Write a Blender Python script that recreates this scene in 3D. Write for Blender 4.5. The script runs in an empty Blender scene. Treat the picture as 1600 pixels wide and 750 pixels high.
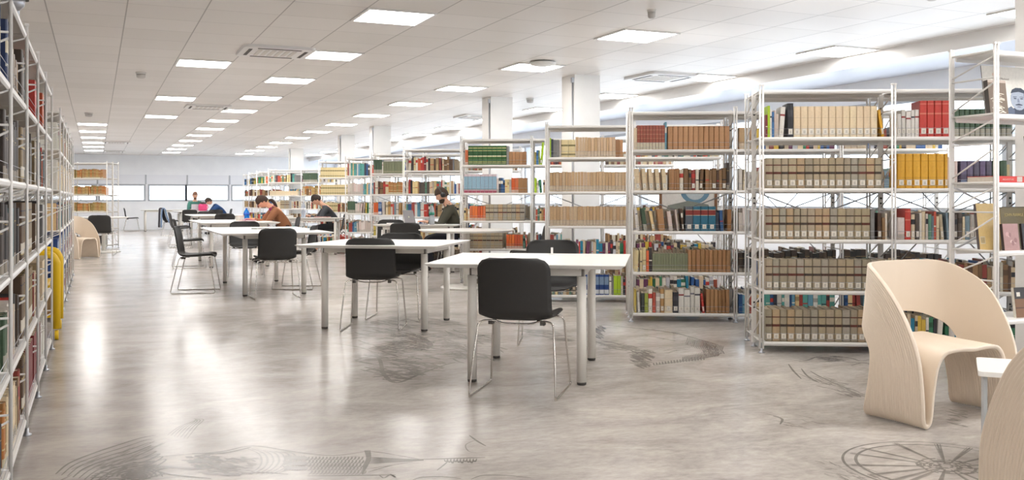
import bpy, math, random
from mathutils import Vector, Matrix, Euler
PI = math.pi
sc = bpy.context.scene
C = sc.collection
rng = random.Random(7)

# ------------------------------------------------------------------ camera, world, exposure
F_PX, CAM_H, HORIZON = 1500.0, 1.14, 309.5
YAW = math.atan(650 / 1500)
cam_d = bpy.data.cameras.new('camera'); cam = bpy.data.objects.new('camera', cam_d); C.objects.link(cam)
cam.location = (0, 0, CAM_H); cam.rotation_euler = (PI / 2, 0, -YAW)
cam_d.sensor_width = 36; cam_d.lens = 36 * F_PX / 1600
cam_d.shift_y = -(375 - HORIZON) / 1600
cam_d.clip_start = 0.05; cam_d.clip_end = 300
sc.camera = cam
sc.view_settings.view_transform = 'Standard'
sc.view_settings.look = 'None'
sc.view_settings.gamma = 1
sc.view_settings.use_curve_mapping = False
sc.view_settings.exposure = 0.0
PANEL_E = 25.0
SKY_E = 5.0
w = bpy.data.worlds.new('sky'); sc.world = w; w.use_nodes = True
bg = w.node_tree.nodes['Background']
bg.inputs[0].default_value = (0.80, 0.90, 1.0, 1); bg.inputs[1].default_value = SKY_E

def S(r, g, b):
    f = lambda v: (v / 255 / 12.92) if v / 255 <= 0.04045 else ((v / 255 + 0.055) / 1.055) ** 2.4
    return (f(r), f(g), f(b), 1.0)

def ground(u, v, z=0.0):
    """a point of the floor (or of height z) seen at pixel u, v of the 1600x750 photograph"""
    Z = F_PX * (CAM_H - z) / (v - HORIZON); X = (u - 800) / F_PX * Z
    c, s = math.cos(YAW), math.sin(YAW)
    return (X * c + Z * s, -X * s + Z * c)

def project(x, y, z):
    c, s = math.cos(YAW), math.sin(YAW)
    X = x * c - y * s; Z = x * s + y * c
    if Z < 0.1: return (-9999, 0, Z)
    return (800 + F_PX * X / Z, HORIZON - F_PX * (z - CAM_H) / Z, Z)

# ------------------------------------------------------------------ materials
MATS = {}
def principled(name, col=(0.8, 0.8, 0.8, 1), rough=0.5, metal=0.0, spec=0.5, **kw):
    if name in MATS: return MATS[name]
    m = bpy.data.materials.new(name); m.use_nodes = True
    b = m.node_tree.nodes['Principled BSDF']
    b.inputs['Base Color'].default_value = col; b.inputs['Roughness'].default_value = rough
    b.inputs['Metallic'].default_value = metal; b.inputs['Specular IOR Level'].default_value = spec
    for k, v in kw.items(): b.inputs[k].default_value = v
    MATS[name] = m
    return m
def nodes(m): return m.node_tree.nodes, m.node_tree.links
def noisy(m, scale, c1, c2, detail=6, rough=None, stretch=(1, 1, 1)):
    n, l = nodes(m); b = n['Principled BSDF']
    tc = n.new('ShaderNodeTexCoord'); mp = n.new('ShaderNodeMapping'); mp.inputs['Scale'].default_value = stretch
    nt = n.new('ShaderNodeTexNoise'); nt.inputs['Scale'].default_value = scale; nt.inputs['Detail'].default_value = detail
    rp = n.new('ShaderNodeValToRGB'); rp.color_ramp.elements[0].position = .3; rp.color_ramp.elements[1].position = .7
    rp.color_ramp.elements[0].color = c1; rp.color_ramp.elements[1].color = c2
    l.new(tc.outputs['Object'], mp.inputs[0]); l.new(mp.outputs[0], nt.inputs['Vector']); l.new(nt.outputs['Fac'], rp.inputs[0]); l.new(rp.outputs[0], b.inputs['Base Color'])
    return m
M_white = principled('white_paint', S(232, 230, 228), .45)
M_wall = noisy(principled('wall_plaster', S(236, 236, 236), .7), 3, S(240, 242, 246), S(246, 248, 251))
M_col = noisy(principled('column_plaster', S(236, 234, 230), .7), 3, S(232, 230, 226), S(240, 238, 235))
M_steel = principled('shelf_enamel', S(228, 225, 221), .35)
M_steel2 = principled('shelf_grey', S(196, 196, 200), .35)
M_top = principled('table_laminate', S(240, 238, 234), .3)
M_leg = principled('table_leg_paint', S(226, 222, 215), .35)
M_cap = principled('dark_rubber', S(70, 66, 62), .6)
M_black = principled('black_shell', S(42, 41, 40), .52)
M_chrome = principled('chrome', S(205, 200, 195), .18, 1.0)
M_alu = principled('aluminium', S(178, 180, 186), .35, .8)
M_cream = principled('cream_plastic', S(224, 208, 188), .45)
M_light = bpy.data.materials.new('lamp_diffuser'); M_light.use_nodes = True
_n, _l = nodes(M_light); _n.remove(_n['Principled BSDF']); _e = _n.new('ShaderNodeEmission')
_e.inputs[0].default_value = (1.0, 0.975, 0.945, 1); _e.inputs[1].default_value = PANEL_E
_l.new(_e.outputs[0], _n['Material Output'].inputs[0])
M_frame = principled('window_frame_grey', S(176, 180, 186), .4)
M_blind = principled('shutter_box', S(234, 236, 242), .6)
# window glass: clear pane with a faint reflection
M_glass = bpy.data.materials.new('window_glass'); M_glass.use_nodes = True
_n, _l = nodes(M_glass); _n.remove(_n['Principled BSDF'])
_t = _n.new('ShaderNodeBsdfTransparent'); _g = _n.new('ShaderNodeBsdfGlossy'); _g.inputs['Roughness'].default_value = .02
_fr = _n.new('ShaderNodeFresnel'); _fr.inputs[0].default_value = 1.45; _mx = _n.new('ShaderNodeMixShader')
_n.remove(_fr); _mx.inputs[0].default_value = .06; _l.new(_t.outputs[0], _mx.inputs[1]); _l.new(_g.outputs[0], _mx.inputs[2]); _l.new(_mx.outputs[0], _n['Material Output'].inputs[0])
# attribute-coloured material for book covers and printed things
def attr_mat(name, rough):
    m = principled(name, rough=rough); n, l = nodes(m)
    a = n.new('ShaderNodeAttribute'); a.attribute_name = 'Col'
    nt = n.new('ShaderNodeTexNoise'); nt.inputs['Scale'].default_value = 60; nt.inputs['Detail'].default_value = 3
    tc = n.new('ShaderNodeTexCoord'); l.new(tc.outputs['Object'], nt.inputs['Vector'])
    mr = n.new('ShaderNodeMapRange'); mr.inputs[3].default_value = .84; mr.inputs[4].default_value = 1.12
    l.new(nt.outputs['Fac'], mr.inputs[0])
    vm = n.new('ShaderNodeVectorMath'); vm.operation = 'SCALE'
    l.new(a.outputs['Color'], vm.inputs[0]); l.new(mr.outputs[0], vm.inputs['Scale']); l.new(vm.outputs[0], n['Principled BSDF'].inputs['Base Color'])
    return m
M_book = attr_mat('printed_cover', .5)
# ceiling tiles: 0.6 m metal tiles, visible joints; strong joints along the room, fine ones across
M_ceil = principled('ceiling_tile', S(226, 221, 216), .45)
def _ceil():
    n, l = nodes(M_ceil); b = n['Principled BSDF']
    tc = n.new('ShaderNodeTexCoord'); sp = n.new('ShaderNodeSeparateXYZ'); l.new(tc.outputs['Object'], sp.inputs[0])
    def joint(sock, off, width):
        a = n.new('ShaderNodeMath'); a.operation = 'ADD'; a.inputs[1].default_value = off; l.new(sock, a.inputs[0])
        d = n.new('ShaderNodeMath'); d.operation = 'PINGPONG'; d.inputs[1].default_value = .3; l.new(a.outputs[0], d.inputs[0])
        r = n.new('ShaderNodeMapRange'); r.inputs[1].default_value = 0; r.inputs[2].default_value = width; r.inputs[3].default_value = 1; r.inputs[4].default_value = 0
        l.new(d.outputs[0], r.inputs[0]); return r.outputs[0]
    jx = joint(sp.outputs[0], -2.03 + 6.0, .008); jy = joint(sp.outputs[1], -7.63 + 60.0, .0045)
    mx = n.new('ShaderNodeMath'); mx.operation = 'MAXIMUM'; l.new(jx, mx.inputs[0]); l.new(jy, mx.inputs[1])
    # each tile a slightly different tone
    fl = n.new('ShaderNodeVectorMath'); fl.operation = 'SNAP'; fl.inputs[1].default_value = (.6, .6, .6)
    ad = n.new('ShaderNodeVectorMath'); ad.operation = 'ADD'; ad.inputs[1].default_value = (-2.03 + 6, -7.63 + 60, .3)
    l.new(tc.outputs['Object'], ad.inputs[0]); l.new(ad.outputs[0], fl.inputs[0])
    wn = n.new('ShaderNodeTexWhiteNoise'); l.new(fl.outputs[0], wn.inputs['Vector'])
    r = n.new('ShaderNodeValToRGB'); r.color_ramp.elements[0].color = S(222, 217, 212); r.color_ramp.elements[1].color = S(230, 225, 221); l.new(wn.outputs['Value'], r.inputs[0])
    mix = n.new('ShaderNodeMixRGB'); l.new(mx.outputs[0], mix.inputs[0]); l.new(r.outputs[0], mix.inputs[1]); mix.inputs[2].default_value = S(138, 131, 126)
    l.new(mix.outputs[0], b.inputs['Base Color'])
_ceil()
M_soffit = principled('soffit_metal', S(214, 218, 228), .3)
# polished concrete floor: cloudy grey, streaked along X, glossy
def floor_mat(name, k, tint=1.0):
    m = principled(name, rough=.2, spec=.30); n, l = nodes(m); b = n['Principled BSDF']
    tc = n.new('ShaderNodeTexCoord'); mp = n.new('ShaderNodeMapping'); mp.inputs['Rotation'].default_value = (0, 0, .4); mp.inputs['Scale'].default_value = (.7, 1.25, 1)
    l.new(tc.outputs['Object'], mp.inputs[0])
    n1 = n.new('ShaderNodeTexNoise'); n1.inputs['Scale'].default_value = 2.3; n1.inputs['Detail'].default_value = 10; n1.inputs['Roughness'].default_value = .68; n1.inputs['Distortion'].default_value = .6
    n2 = n.new('ShaderNodeTexNoise'); n2.inputs['Scale'].default_value = 22; n2.inputs['Detail'].default_value = 8; n2.inputs['Roughness'].default_value = .7
    l.new(mp.outputs[0], n1.inputs['Vector']); l.new(mp.outputs[0], n2.inputs['Vector'])
    mx = n.new('ShaderNodeMath'); mx.operation = 'MULTIPLY_ADD'; mx.inputs[1].default_value = .55; l.new(n2.outputs['Fac'], mx.inputs[0]); l.new(n1.outputs['Fac'], mx.inputs[2])
    r = n.new('ShaderNodeValToRGB'); e = r.color_ramp.elements; e[0].position = .55; e[1].position = .98
    e[0].color = tuple(c * k for c in S(153, 146, 141)[:3]) + (1,); e[1].color = tuple(c * k for c in S(202, 195, 188)[:3]) + (1,)
    l.new(mx.outputs[0], r.inputs[0]); l.new(r.outputs[0], b.inputs['Base Color'])
    rr = n.new('ShaderNodeMapRange'); rr.inputs[3].default_value = .15; rr.inputs[4].default_value = .27; l.new(n1.outputs['Fac'], rr.inputs[0]); l.new(rr.outputs[0], b.inputs['Roughness'])
    return m
M_floor = floor_mat('polished_concrete', 1.0)
M_ink = floor_mat('floor_print_ink', .48)
M_ink2 = floor_mat('floor_print_light_ink', .62)

# ------------------------------------------------------------------ mesh helpers
class MB:
    """collects geometry (verts, faces, optional colour and smooth flag per face) and builds ONE mesh"""
    def __init__(s): s.v = []; s.f = []; s.c = []; s.m = []; s.sm = []; s.has_c = False
    def add(s, vs, fs, col=None, mi=0, smooth=False, M=None):
        o = len(s.v)
        if M is not None: vs = [tuple(M @ Vector(p)) for p in vs]
        s.v.extend(vs)
        for i, f in enumerate(fs):
            s.f.append(tuple(k + o for k in f)); s.m.append(mi); s.sm.append(smooth)
            s.c.append(col[i] if isinstance(col, list) else col)
        if col is not None: s.has_c = True
        return s
    def box(s, x0, y0, z0, x1, y1, z1, col=None, mi=0, M=None):
        vs = [(x0, y0, z0), (x1, y0, z0), (x1, y1, z0), (x0, y1, z0), (x0, y0, z1), (x1, y0, z1), (x1, y1, z1), (x0, y1, z1)]
        return s.add(vs, [(0, 3, 2, 1), (4, 5, 6, 7), (0, 1, 5, 4), (1, 2, 6, 5), (2, 3, 7, 6), (3, 0, 4, 7)], col, mi, False, M)
    def rbox(s, x0, y0, z0, x1, y1, z1, r, mi=0, col=None, M=None):
        """box with its vertical edges rounded"""
        pts = []
        for cx, cy, a0 in ((x1 - r, y1 - r, 0), (x0 + r, y1 - r, PI / 2), (x0 + r, y0 + r, PI), (x1 - r, y0 + r, 1.5 * PI)):
            for k in range(5):
                a = a0 + k / 4 * PI / 2; pts.append((cx + r * math.cos(a), cy + r * math.sin(a)))
        n = len(pts); vs = [(x, y, z0) for x, y in pts] + [(x, y, z1) for x, y in pts]
        fs = [tuple(range(n - 1, -1, -1)), tuple(range(n, 2 * n))] + [(i, (i + 1) % n, n + (i + 1) % n, n + i) for i in range(n)]
        return s.add(vs, fs, col, mi, False, M)
    def tube(s, pts, r, seg=8, mi=0, col=None, closed=False, M=None, caps=True):
        pts = [Vector(p) for p in pts]; n = len(pts); rs = r if isinstance(r, (list, tuple)) else [r] * n
        vs = []; up = None
        for i, p in enumerate(pts):
            if closed: t = pts[(i + 1) % n] - pts[i - 1]
            else: t = (pts[min(i + 1, n - 1)] - pts[max(i - 1, 0)])
            t.normalize()
            if up is None:
                up = Vector((0, 0, 1)) if abs(t.z) < .9 else Vector((1, 0, 0))
            a = t.cross(up)
            if a.length < 1e-4: a = t.cross(Vector((0, 1, 0)))
            a.normalize(); b = t.cross(a); up = -b if b.dot(up) < 0 else b
            b = up; a = t.cross(b).normalized()
            for k in range(seg):
                an = 2 * PI * k / seg
                vs.append(tuple(p + a * (math.cos(an) * rs[i]) + b * (math.sin(an) * rs[i])))
        fs = []
        for i in range(n if closed else n - 1):
            j = (i + 1) % n
            for k in range(seg):
                k2 = (k + 1) % seg
                fs.append((i * seg + k, j * seg + k, j * seg + k2, i * seg + k2))
        if not closed and caps:
            fs.append(tuple(range(seg))); fs.append(tuple((n - 1) * seg + k for k in range(seg - 1, -1, -1)))
        return s.add(vs, fs, col, mi, True, M)
    def lathe(s, prof, seg=24, mi=0, col=None, M=None, smooth=True):
        vs = []; n = len(prof)
        for (r, z) in prof:
            for k in range(seg):
                a = 2 * PI * k / seg; vs.append((r * math.cos(a), r * math.sin(a), z))
        fs = [(i * seg + k, i * seg + (k + 1) % seg, (i + 1) * seg + (k + 1) % seg, (i + 1) * seg + k) for i in range(n - 1) for k in range(seg)]
        fs.append(tuple(range(seg - 1, -1, -1))); fs.append(tuple((n - 1) * seg + k for k in range(seg)))
        return s.add(vs, fs, col, mi, smooth, M)
    def grid(s, P, t=0.0, mi=0, col=None, M=None, smooth=True, wrap=False):
        """surface through a grid of points P[i][j]; t > 0 gives it thickness along its normals"""
        ni, nj = len(P), len(P[0]); P = [[Vector(p) for p in row] for row in P]
        vs = [tuple(p) for row in P for p in row]
        fs = [(i * nj + j, (i + 1) % ni * nj + j, (i + 1) % ni * nj + j + 1, i * nj + j + 1) for i in range(ni if wrap else ni - 1) for j in range(nj - 1)]
        if t:
            o = ni * nj
            for i in range(ni):
                for j in range(nj):
                    du = (P[(i + 1) % ni][j] - P[i - 1][j]) if wrap else (P[min(i + 1, ni - 1)][j] - P[max(i - 1, 0)][j]); dv = P[i][min(j + 1, nj - 1)] - P[i][max(j - 1, 0)]
                    nn = du.cross(dv)
                    if nn.length > 1e-12: nn.normalize()
                    vs.append(tuple(P[i][j] - nn * (t(i, j) if callable(t) else t)))
            fs += [(a + o, d + o, c + o, b + o) for (a, b, c, d) in list(fs)]
            for i in range(ni if wrap else ni - 1):
                i2 = (i + 1) % ni; fs.append((i * nj, i * nj + o, i2 * nj + o, i2 * nj)); a = i * nj + nj - 1; b = i2 * nj + nj - 1; fs.append((a, b, b + o, a + o))
            for j in range(0 if wrap else nj - 1):
                fs.append((j, j + 1, j + 1 + o, j + o)); a = (ni - 1) * nj + j; fs.append((a, a + o, a + 1 + o, a + 1))
        return s.add(vs, fs, col, mi, smooth, M)
    def mesh(s, name):
        me = bpy.data.meshes.new(name); me.from_pydata(s.v, [], s.f)
        me.polygons.foreach_set('material_index', s.m); me.polygons.foreach_set('use_smooth', s.sm)
        if s.has_c:
            ca = me.color_attributes.new('Col', 'FLOAT_COLOR', 'CORNER'); buf = []
            for p, c in zip(me.polygons, s.c): buf.extend(list(c or (.5, .5, .5, 1)) * p.loop_total)
            ca.data.foreach_set('color', buf)
        me.update(); return me

def obj(name, mb, mats, parent=None, loc=None, rot=None, bevel=0, smooth_angle=None):
    me = mb if isinstance(mb, bpy.types.Mesh) else mb.mesh(name)
    if not me.materials:
        for m in (mats if isinstance(mats, (list, tuple)) else [mats]): me.materials.append(m)
    o = bpy.data.objects.new(name, me); C.objects.link(o)
    if parent: o.parent = parent
    if loc: o.location = loc
    if rot: o.rotation_euler = rot
    if bevel:
        b = o.modifiers.new('bevel', 'BEVEL'); b.width = bevel; b.segments = 2; b.limit_method = 'ANGLE'
    return o
def tag(o, label, cat, group=None, kind=None):
    o['label'] = label; o['category'] = cat
    if group: o['group'] = group
    if kind: o['kind'] = kind
    return o
def thing(name, label, cat, loc=(0, 0, 0), rotz=0.0, group=None):
    o = bpy.data.objects.new(name, None); o.empty_display_size = .1; C.objects.link(o)
    o.location = loc; o.rotation_euler = (0, 0, rotz)
    return tag(o, label, cat, group)
def struct(name, mb, mats, label=None):
    o = obj(name, mb, mats); o['kind'] = 'structure'
    if label: o['label'] = label
    return o
def copy_tree(o, parent=None):
    c = o.copy(); C.objects.link(c)
    if parent is not None: c.parent = parent
    for ch in list(o.children): copy_tree(ch, c)
    return c
def bez(pts, n=8):
    """smooth polyline through pts (Catmull-Rom)"""
    P = [Vector(p) for p in pts]; out = []
    for i in range(len(P) - 1):
        p0 = P[max(i - 1, 0)]; p1 = P[i]; p2 = P[i + 1]; p3 = P[min(i + 2, len(P) - 1)]
        for k in range(n):
            t = k / n
            out.append(.5 * ((2 * p1) + (p2 - p0) * t + (2 * p0 - 5 * p1 + 4 * p2 - p3) * t * t + (3 * p1 - p0 - 3 * p2 + p3) * t ** 3))
    out.append(P[-1]); return out

# ------------------------------------------------------------------ room shell
XL, XR, YB, YN, ZC, ZS = -4.5, 8.55, 37.0, -5.0, 2.69, 2.553
XF = 7.52
struct('ceiling', MB().box(XL - .2, YN - .2, ZC, XF, YB + .2, ZC + .1), M_ceil, 'white metal tile ceiling with recessed light panels')
struct('trim_1', MB().box(XF, YN - .2, ZS, XF + .03, YB + .2, ZC + .1), M_white, 'white vertical drop along the edge of the tiled ceiling')
struct('ceiling.001', MB().box(XF + .03, YN - .2, ZS, XR + .2, YB + .2, ZC + .1), M_soffit, 'lower glossy soffit strip above the window wall')
# back wall with a window band
wb = MB(); wz0, wz1 = 1.06, 1.60
wb.box(XL, YB, 0, XR, YB + .2, wz0).box(XL, YB, 1.98, XR, YB + .2, ZC)
struct('wall_back', wb, M_wall)
wins = [(-2.2, -.02), (.14, 1.58), (1.78, 3.00), (3.06, 4.5), (4.68, 6.4), (6.6, 8.5)]
sh = MB()
sh.box(XL, YB - .03, 1.64, XR, YB + .12, 1.98)
sht = struct('trim_2', sh, M_blind, 'pale shutter boxes above the far window band')
for i, (a, b) in enumerate(wins):
    fr = MB(); t = .05
    fr.box(a - .06, YB - .02, wz0 - .03, b + .06, YB + .12, wz0 + .02).box(a - .06, YB - .02, wz1 - .02, b + .06, YB + .12, wz1 + .04)
    fr.box(a - .06, YB - .02, wz0 + .02, a, YB + .12, wz1 - .02).box(b, YB - .02, wz0 + .02, b + .06, YB + .12, wz1 - .02)
    f = struct('window_%d' % (i + 1), fr, M_frame)
    g = obj('window_pane', MB().box(a, YB + .05, wz0 + .02, b, YB + .056, wz1 - .02), M_glass, f)
    dv = obj('shutter_divider', MB().box(b + .04, YB - .05, 1.64, b + .09, YB - .031, 1.98), M_frame, sht)
mull = MB()
prev = XL
for (a, b) in wins:
    mull.box(prev, YB, wz0 - .0, a - .06, YB + .2, 1.64); prev = b + .06
mull.box(prev, YB, wz0, XR, YB + .2, 1.64)
struct('wall_back.001', mull, M_wall)
# right wall with a long window band
struct('wall_right', MB().box(XR, YN, 0, XR + .2, YB, .98).box(XR, YN, 2.28, XR + .2, YB, ZC), M_wall)
k = 7; y = YN
while y < YB - 1:
    y1 = min(y + 2.4, YB)
    fr = MB(); fr.box(XR - .01, y, .98, XR + .12, y + .05, 2.28).box(XR - .01, y1 - .05, .98, XR + .12, y1, 2.28)
    fr.box(XR - .01, y + .05, .98, XR + .12, y1 - .05, 1.03).box(XR - .01, y + .05, 2.23, XR + .12, y1 - .05, 2.28)
    f = struct('window_%d' % k, fr, M_frame)
    obj('window_pane', MB().box(XR + .05, y + .05, 1.03, XR + .056, y1 - .05, 2.23), M_glass, f)
    k += 1; y = y1
struct('wall_left', MB().box(XL - .2, YN, 0, XL, YB, ZC), M_wall)
struct('wall_near', MB().box(XL, YN - .2, 0, XR, YN, ZC), M_wall)
# columns
for i, (y, x0, x1) in enumerate([(4.08, 5.50, 5.86), (10.72, 5.50, 5.86), (13.55, 5.52, 5.88), (20.05, 5.46, 5.84), (23.2, 5.5, 5.84), (30.1, 5.55, 5.95)]):
    cb = MB().box(x0, y, 0, x1, y + .36, ZC)
    struct('trim_%d' % (i + 3), cb, M_col, 'white square column')
    obj('conduit', MB().tube([(x0 - .012, y + .03, .05), (x0 - .012, y + .03, ZC - .08)], .012, 6).box(x0 - .03, y + .01, ZC - .1, x0, y + .05, ZC - .04), M_alu, bpy.data.objects['trim_%d' % (i + 3)])
# ------------------------------------------------------------------ floor with its printed drawings
fl = MB().box(XL - .2, YN - .2, -.1, XR + .2, YB + .2, 0)
frng = random.Random(3)
def ribbon(pts, w, ink=1):
    """flat printed line on the floor through floor points"""
    P = [Vector((p[0], p[1], 0)) for p in pts]; n = len(P)
    if n < 2: return
    vs = []
    for i, p in enumerate(P):
        t = P[min(i + 1, n - 1)] - P[max(i - 1, 0)]
        if t.length < 1e-6: t = Vector((1, 0, 0))
        t.normalize(); q = Vector((-t.y, t.x, 0)) * w * .5 * (.35 + .65 * math.sin(PI * min(1, max(0, (i + .5) / n))))
        z = .0006 + .0000015 * (len(fl.v) % 200)
        vs += [(p.x + q.x, p.y + q.y, z), (p.x - q.x, p.y - q.y, z)]
    fl.add(vs, [(2 * i + 1, 2 * i + 3, 2 * i + 2, 2 * i) for i in range(n - 1)], mi=ink)
def stroke(px, w=.012, ink=1, n=6): ribbon([ground(p.x, p.y) for p in bez([(a, b, 0) for a, b in px], n)], w, ink)
def inside(poly, x, y):
    r = False; j = len(poly) - 1
    for i in range(len(poly)):
        (xi, yi), (xj, yj) = poly[i], poly[j]
        if (yi > y) != (yj > y) and x < (xj - xi) * (y - yi) / (yj - yi) + xi: r = not r
        j = i
    return r
def hatch(poly, n, ln, ang, w=.01, ink=1, jit=.3, curve=.2):
    xs = [p[0] for p in poly]; ys = [p[1] for p in poly]
    for _ in range(n):
        x = frng.uniform(min(xs), max(xs)); y = frng.uniform(min(ys), max(ys))
        if not inside(poly, x, y): continue
        a = ang + frng.uniform(-jit, jit); L = ln * frng.uniform(.5, 1.3); c = frng.uniform(-curve, curve) * L
        dx, dy = math.cos(a) * L / 2, math.sin(a) * L / 2 * .5
        stroke([(x - dx, y - dy), (x - dy * c * .05, y + c * .3), (x + dx, y + dy)], w * frng.uniform(.6, 1.3), ink, 3)
# eye with feathered lashes, near left
for k in range(9):
    a, b = k * 9, k * 4.2
    stroke([(87 + a, 741 + b * .4), (108 + a, 724 + b * .5), (147 + a, 708 + b * .7), (186 + a * .8, 695 + b), (222 + a * .5, 684 + b), (244 - a * .5, 680 + b * 1.5)], .011 if k % 3 else .016, 1)
for k in range(26):
    u = frng.uniform(100, 250); v = 735 - (u - 100) * .3 + frng.uniform(-3, 16)
    stroke([(u - 9, v + 4), (u, v), (u + 10, v - 5)], .009, 2)
for r in (1, .8, .62, .45, .3):
    stroke([(210 + 44 * r * math.cos(t), 745 + 15 * r * math.sin(t)) for t in [PI + i * PI / 8 for i in range(9)]], .02 if r < .7 else .014, 1)
hatch([(138, 750), (160, 730), (200, 716), (240, 722), (262, 735), (240, 750)], 90, 22, -.35, .014, 1)
hatch([(195, 740), (225, 738), (228, 750), (192, 750)], 40, 12, 0, .02, 1)
for k in range(7): stroke([(262 + k * 5, 680 + k), (272 + k * 6, 672 - k), (288 + k * 5, 663 - k * 1.2), (312 - k * 2, 656 - k * .3)], .007, 2)
# dark plumage right of the eye
stroke([(220, 716), (280, 711), (345, 706), (395, 697), (460, 706), (520, 712), (575, 705)], .012, 1)
stroke([(300, 709), (350, 708), (392, 699)], .02, 1)
hatch([(290, 714), (340, 708), (350, 722), (320, 732), (300, 728)], 60, 20, .1, .018, 1)
hatch([(330, 722), (390, 712), (400, 738), (350, 744), (320, 740)], 70, 24, .3, .014, 2)
stroke([(235, 728), (300, 732), (340, 731)], .03, 2); stroke([(240, 735), (270, 742), (330, 748)], .014, 1)
stroke([(325, 738), (360, 742), (400, 738), (450, 741)], .014, 1)
for k in range(7): stroke([(384 + k * 9, 700 + k * 1.1), (404 + k * 9, 709), (409 + k * 9, 721), (402 + k * 8, 733), (384 + k * 8, 741)], .008 + .002 * (k % 2), 2)
for k in range(9):
    for q in range(3): stroke([(442 + k * 4, 712 + q * 8), (447 + k * 4, 716 + q * 8), (444 + k * 4, 719 + q * 8)], .012, 2)
for row in range(5):
    for k in range(16):
        u = 480 + k * 5.6 + row * 1.2; v = 717 + row * 5.4
        stroke([(u + 3, v - 3.2), (u + 1.5, v + .5), (u - 3, v + 3)], .009, 1 if row < 3 else 2)
stroke([(470, 716), (510, 717), (560, 713)], .007, 2); stroke([(452, 727), (500, 727), (560, 726)], .009, 2)
stroke([(480, 744), (560, 743), (618, 742)], .012, 1)
# the quill and its point
for k in range(5): stroke([(570 + k * 2, 704), (574 + k, 716), (570 + k, 726), (566, 741)], .012, 1)
stroke([(575, 705), (600, 708), (617, 711)], .009, 1); stroke([(617, 711), (640, 715), (657, 718)], .007, 1)
for k in range(7): stroke([(574, 714 + k * 1.8), (620, 717 + k * .8), (662, 718 + k * .3)], .012, 1)
stroke([(655, 718), (690, 717), (725, 716), (758, 715)], .016, 1); stroke([(575, 738), (610, 728), (645, 722)], .008, 1); stroke([(572, 733), (600, 729), (640, 723)], .008, 2)
for k in range(10): u = 694 + k * 5; stroke([(u, 718), (u + 3, 722 + (k % 3)), (u + 6, 717)], .008, 1)
stroke([(683, 735), (692, 728), (700, 721)], .009, 1); stroke([(733, 680), (745, 689), (759, 697)], .012, 1); stroke([(745, 687), (728, 695), (732, 705), (745, 707)], .006, 2)
stroke([(592, 742), (600, 747), (610, 742), (618, 746), (610, 741)], .009, 1)
stroke([(645, 750), (660, 746), (690, 745), (720, 748)], .009, 1); stroke([(736, 749), (755, 743), (790, 743), (830, 747)], .008, 1)
# broad worn print under the second table
hatch([(582, 505), (640, 496), (700, 500), (730, 512), (715, 560), (655, 588), (620, 598), (580, 580), (555, 560), (590, 545), (560, 530)], 330, 34, .06, .022, 2, .35)
hatch([(630, 520), (680, 535), (676, 550), (640, 548), (600, 560), (580, 545)], 150, 26, .1, .022, 1, .4)
hatch([(605, 570), (650, 570), (700, 568), (640, 590), (610, 598)], 110, 24, .15, .02, 2, .4)
stroke([(520, 536), (570, 545), (592, 560), (600, 585), (620, 598), (655, 585), (690, 572), (712, 566)], .03, 2)
stroke([(630, 520), (655, 526), (672, 538), (668, 545)], .05, 1)
hatch([(700, 515), (760, 520), (790, 540), (770, 560), (715, 565), (700, 540)], 150, 26, .3, .02, 2, .5)
# long beak-shaped print between the first table and the second bookcase
stroke([(935, 507), (985, 512), (1045, 519), (1080, 527), (1122, 539)], .022, 1)
stroke([(1130, 551), (1104, 559), (1062, 565), (1022, 571)], .02, 1)
for k in range(46):
    u = 1074 + k * 1.25; a = 528 + (u - 1080) * .25; b = 561 - (u - 1090) * .12
    m = a + (b - a) * (.30 + .5 * k / 46)
    stroke([(u, a), (u - 2, (a + m) / 2), (u - 5, m)], .007, 1) if k % 2 else None
    stroke([(u - 10, b + 1), (u - 8, b - 3), (u - 9, b - 5 - k * .15)], .008, 1) if k % 2 else None
hatch([(1098, 536), (1124, 541), (1131, 550), (1112, 557), (1100, 556)], 60, 12, 1.2, .009, 1)
for k in range(0, 36, 2): stroke([(1022 + k * 2.3, 571 - k * .25), (1021 + k * 2.3, 567 - k * .3)], .010, 1)
hatch([(990, 548), (1022, 548), (1016, 562), (1004, 575), (992, 570)], 140, 16, .4, .018, 1)
hatch([(940, 532), (985, 540), (990, 552), (950, 546)], 80, 26, .2, .022, 2)
hatch([(792, 513), (860, 516), (895, 530), (880, 534), (830, 522)], 110, 30, .12, .03, 2, .15)
hatch([(934, 508), (948, 512), (938, 520), (944, 530), (932, 528)], 60, 10, .8, .02, 1)
stroke([(1008, 524), (1040, 530), (1056, 533)], .014, 1); hatch([(1020, 545), (1090, 535), (1080, 550), (1030, 556)], 36, 30, -.2, .008, 2)
# sketch lines beside the nearest bookcase
for q in ([(1248, 565), (1262, 563), (1272, 559), (1284, 556)], [(1265, 555), (1300, 556), (1330, 560), (1345, 564), (1366, 561)], [(1290, 562), (1312, 564), (1330, 566), (1366, 569)],
          [(1330, 571), (1350, 567), (1368, 573)], [(1232, 569), (1240, 580), (1252, 592)], [(1252, 576), (1262, 588), (1280, 598)], [(1266, 580), (1284, 590), (1300, 594)], [(1208, 650), (1222, 655), (1219, 663)]):
    stroke(q, .014, 1)
hatch([(1280, 558), (1310, 557), (1318, 563), (1292, 566)], 50, 16, .1, .016, 1)
hatch([(1255, 585), (1290, 588), (1330, 600), (1352, 620), (1320, 618), (1270, 600)], 90, 24, .5, .012, 2)
hatch([(1190, 645), (1250, 650), (1290, 655), (1270, 672), (1210, 662)], 30, 30, .3, .007, 2)
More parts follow.
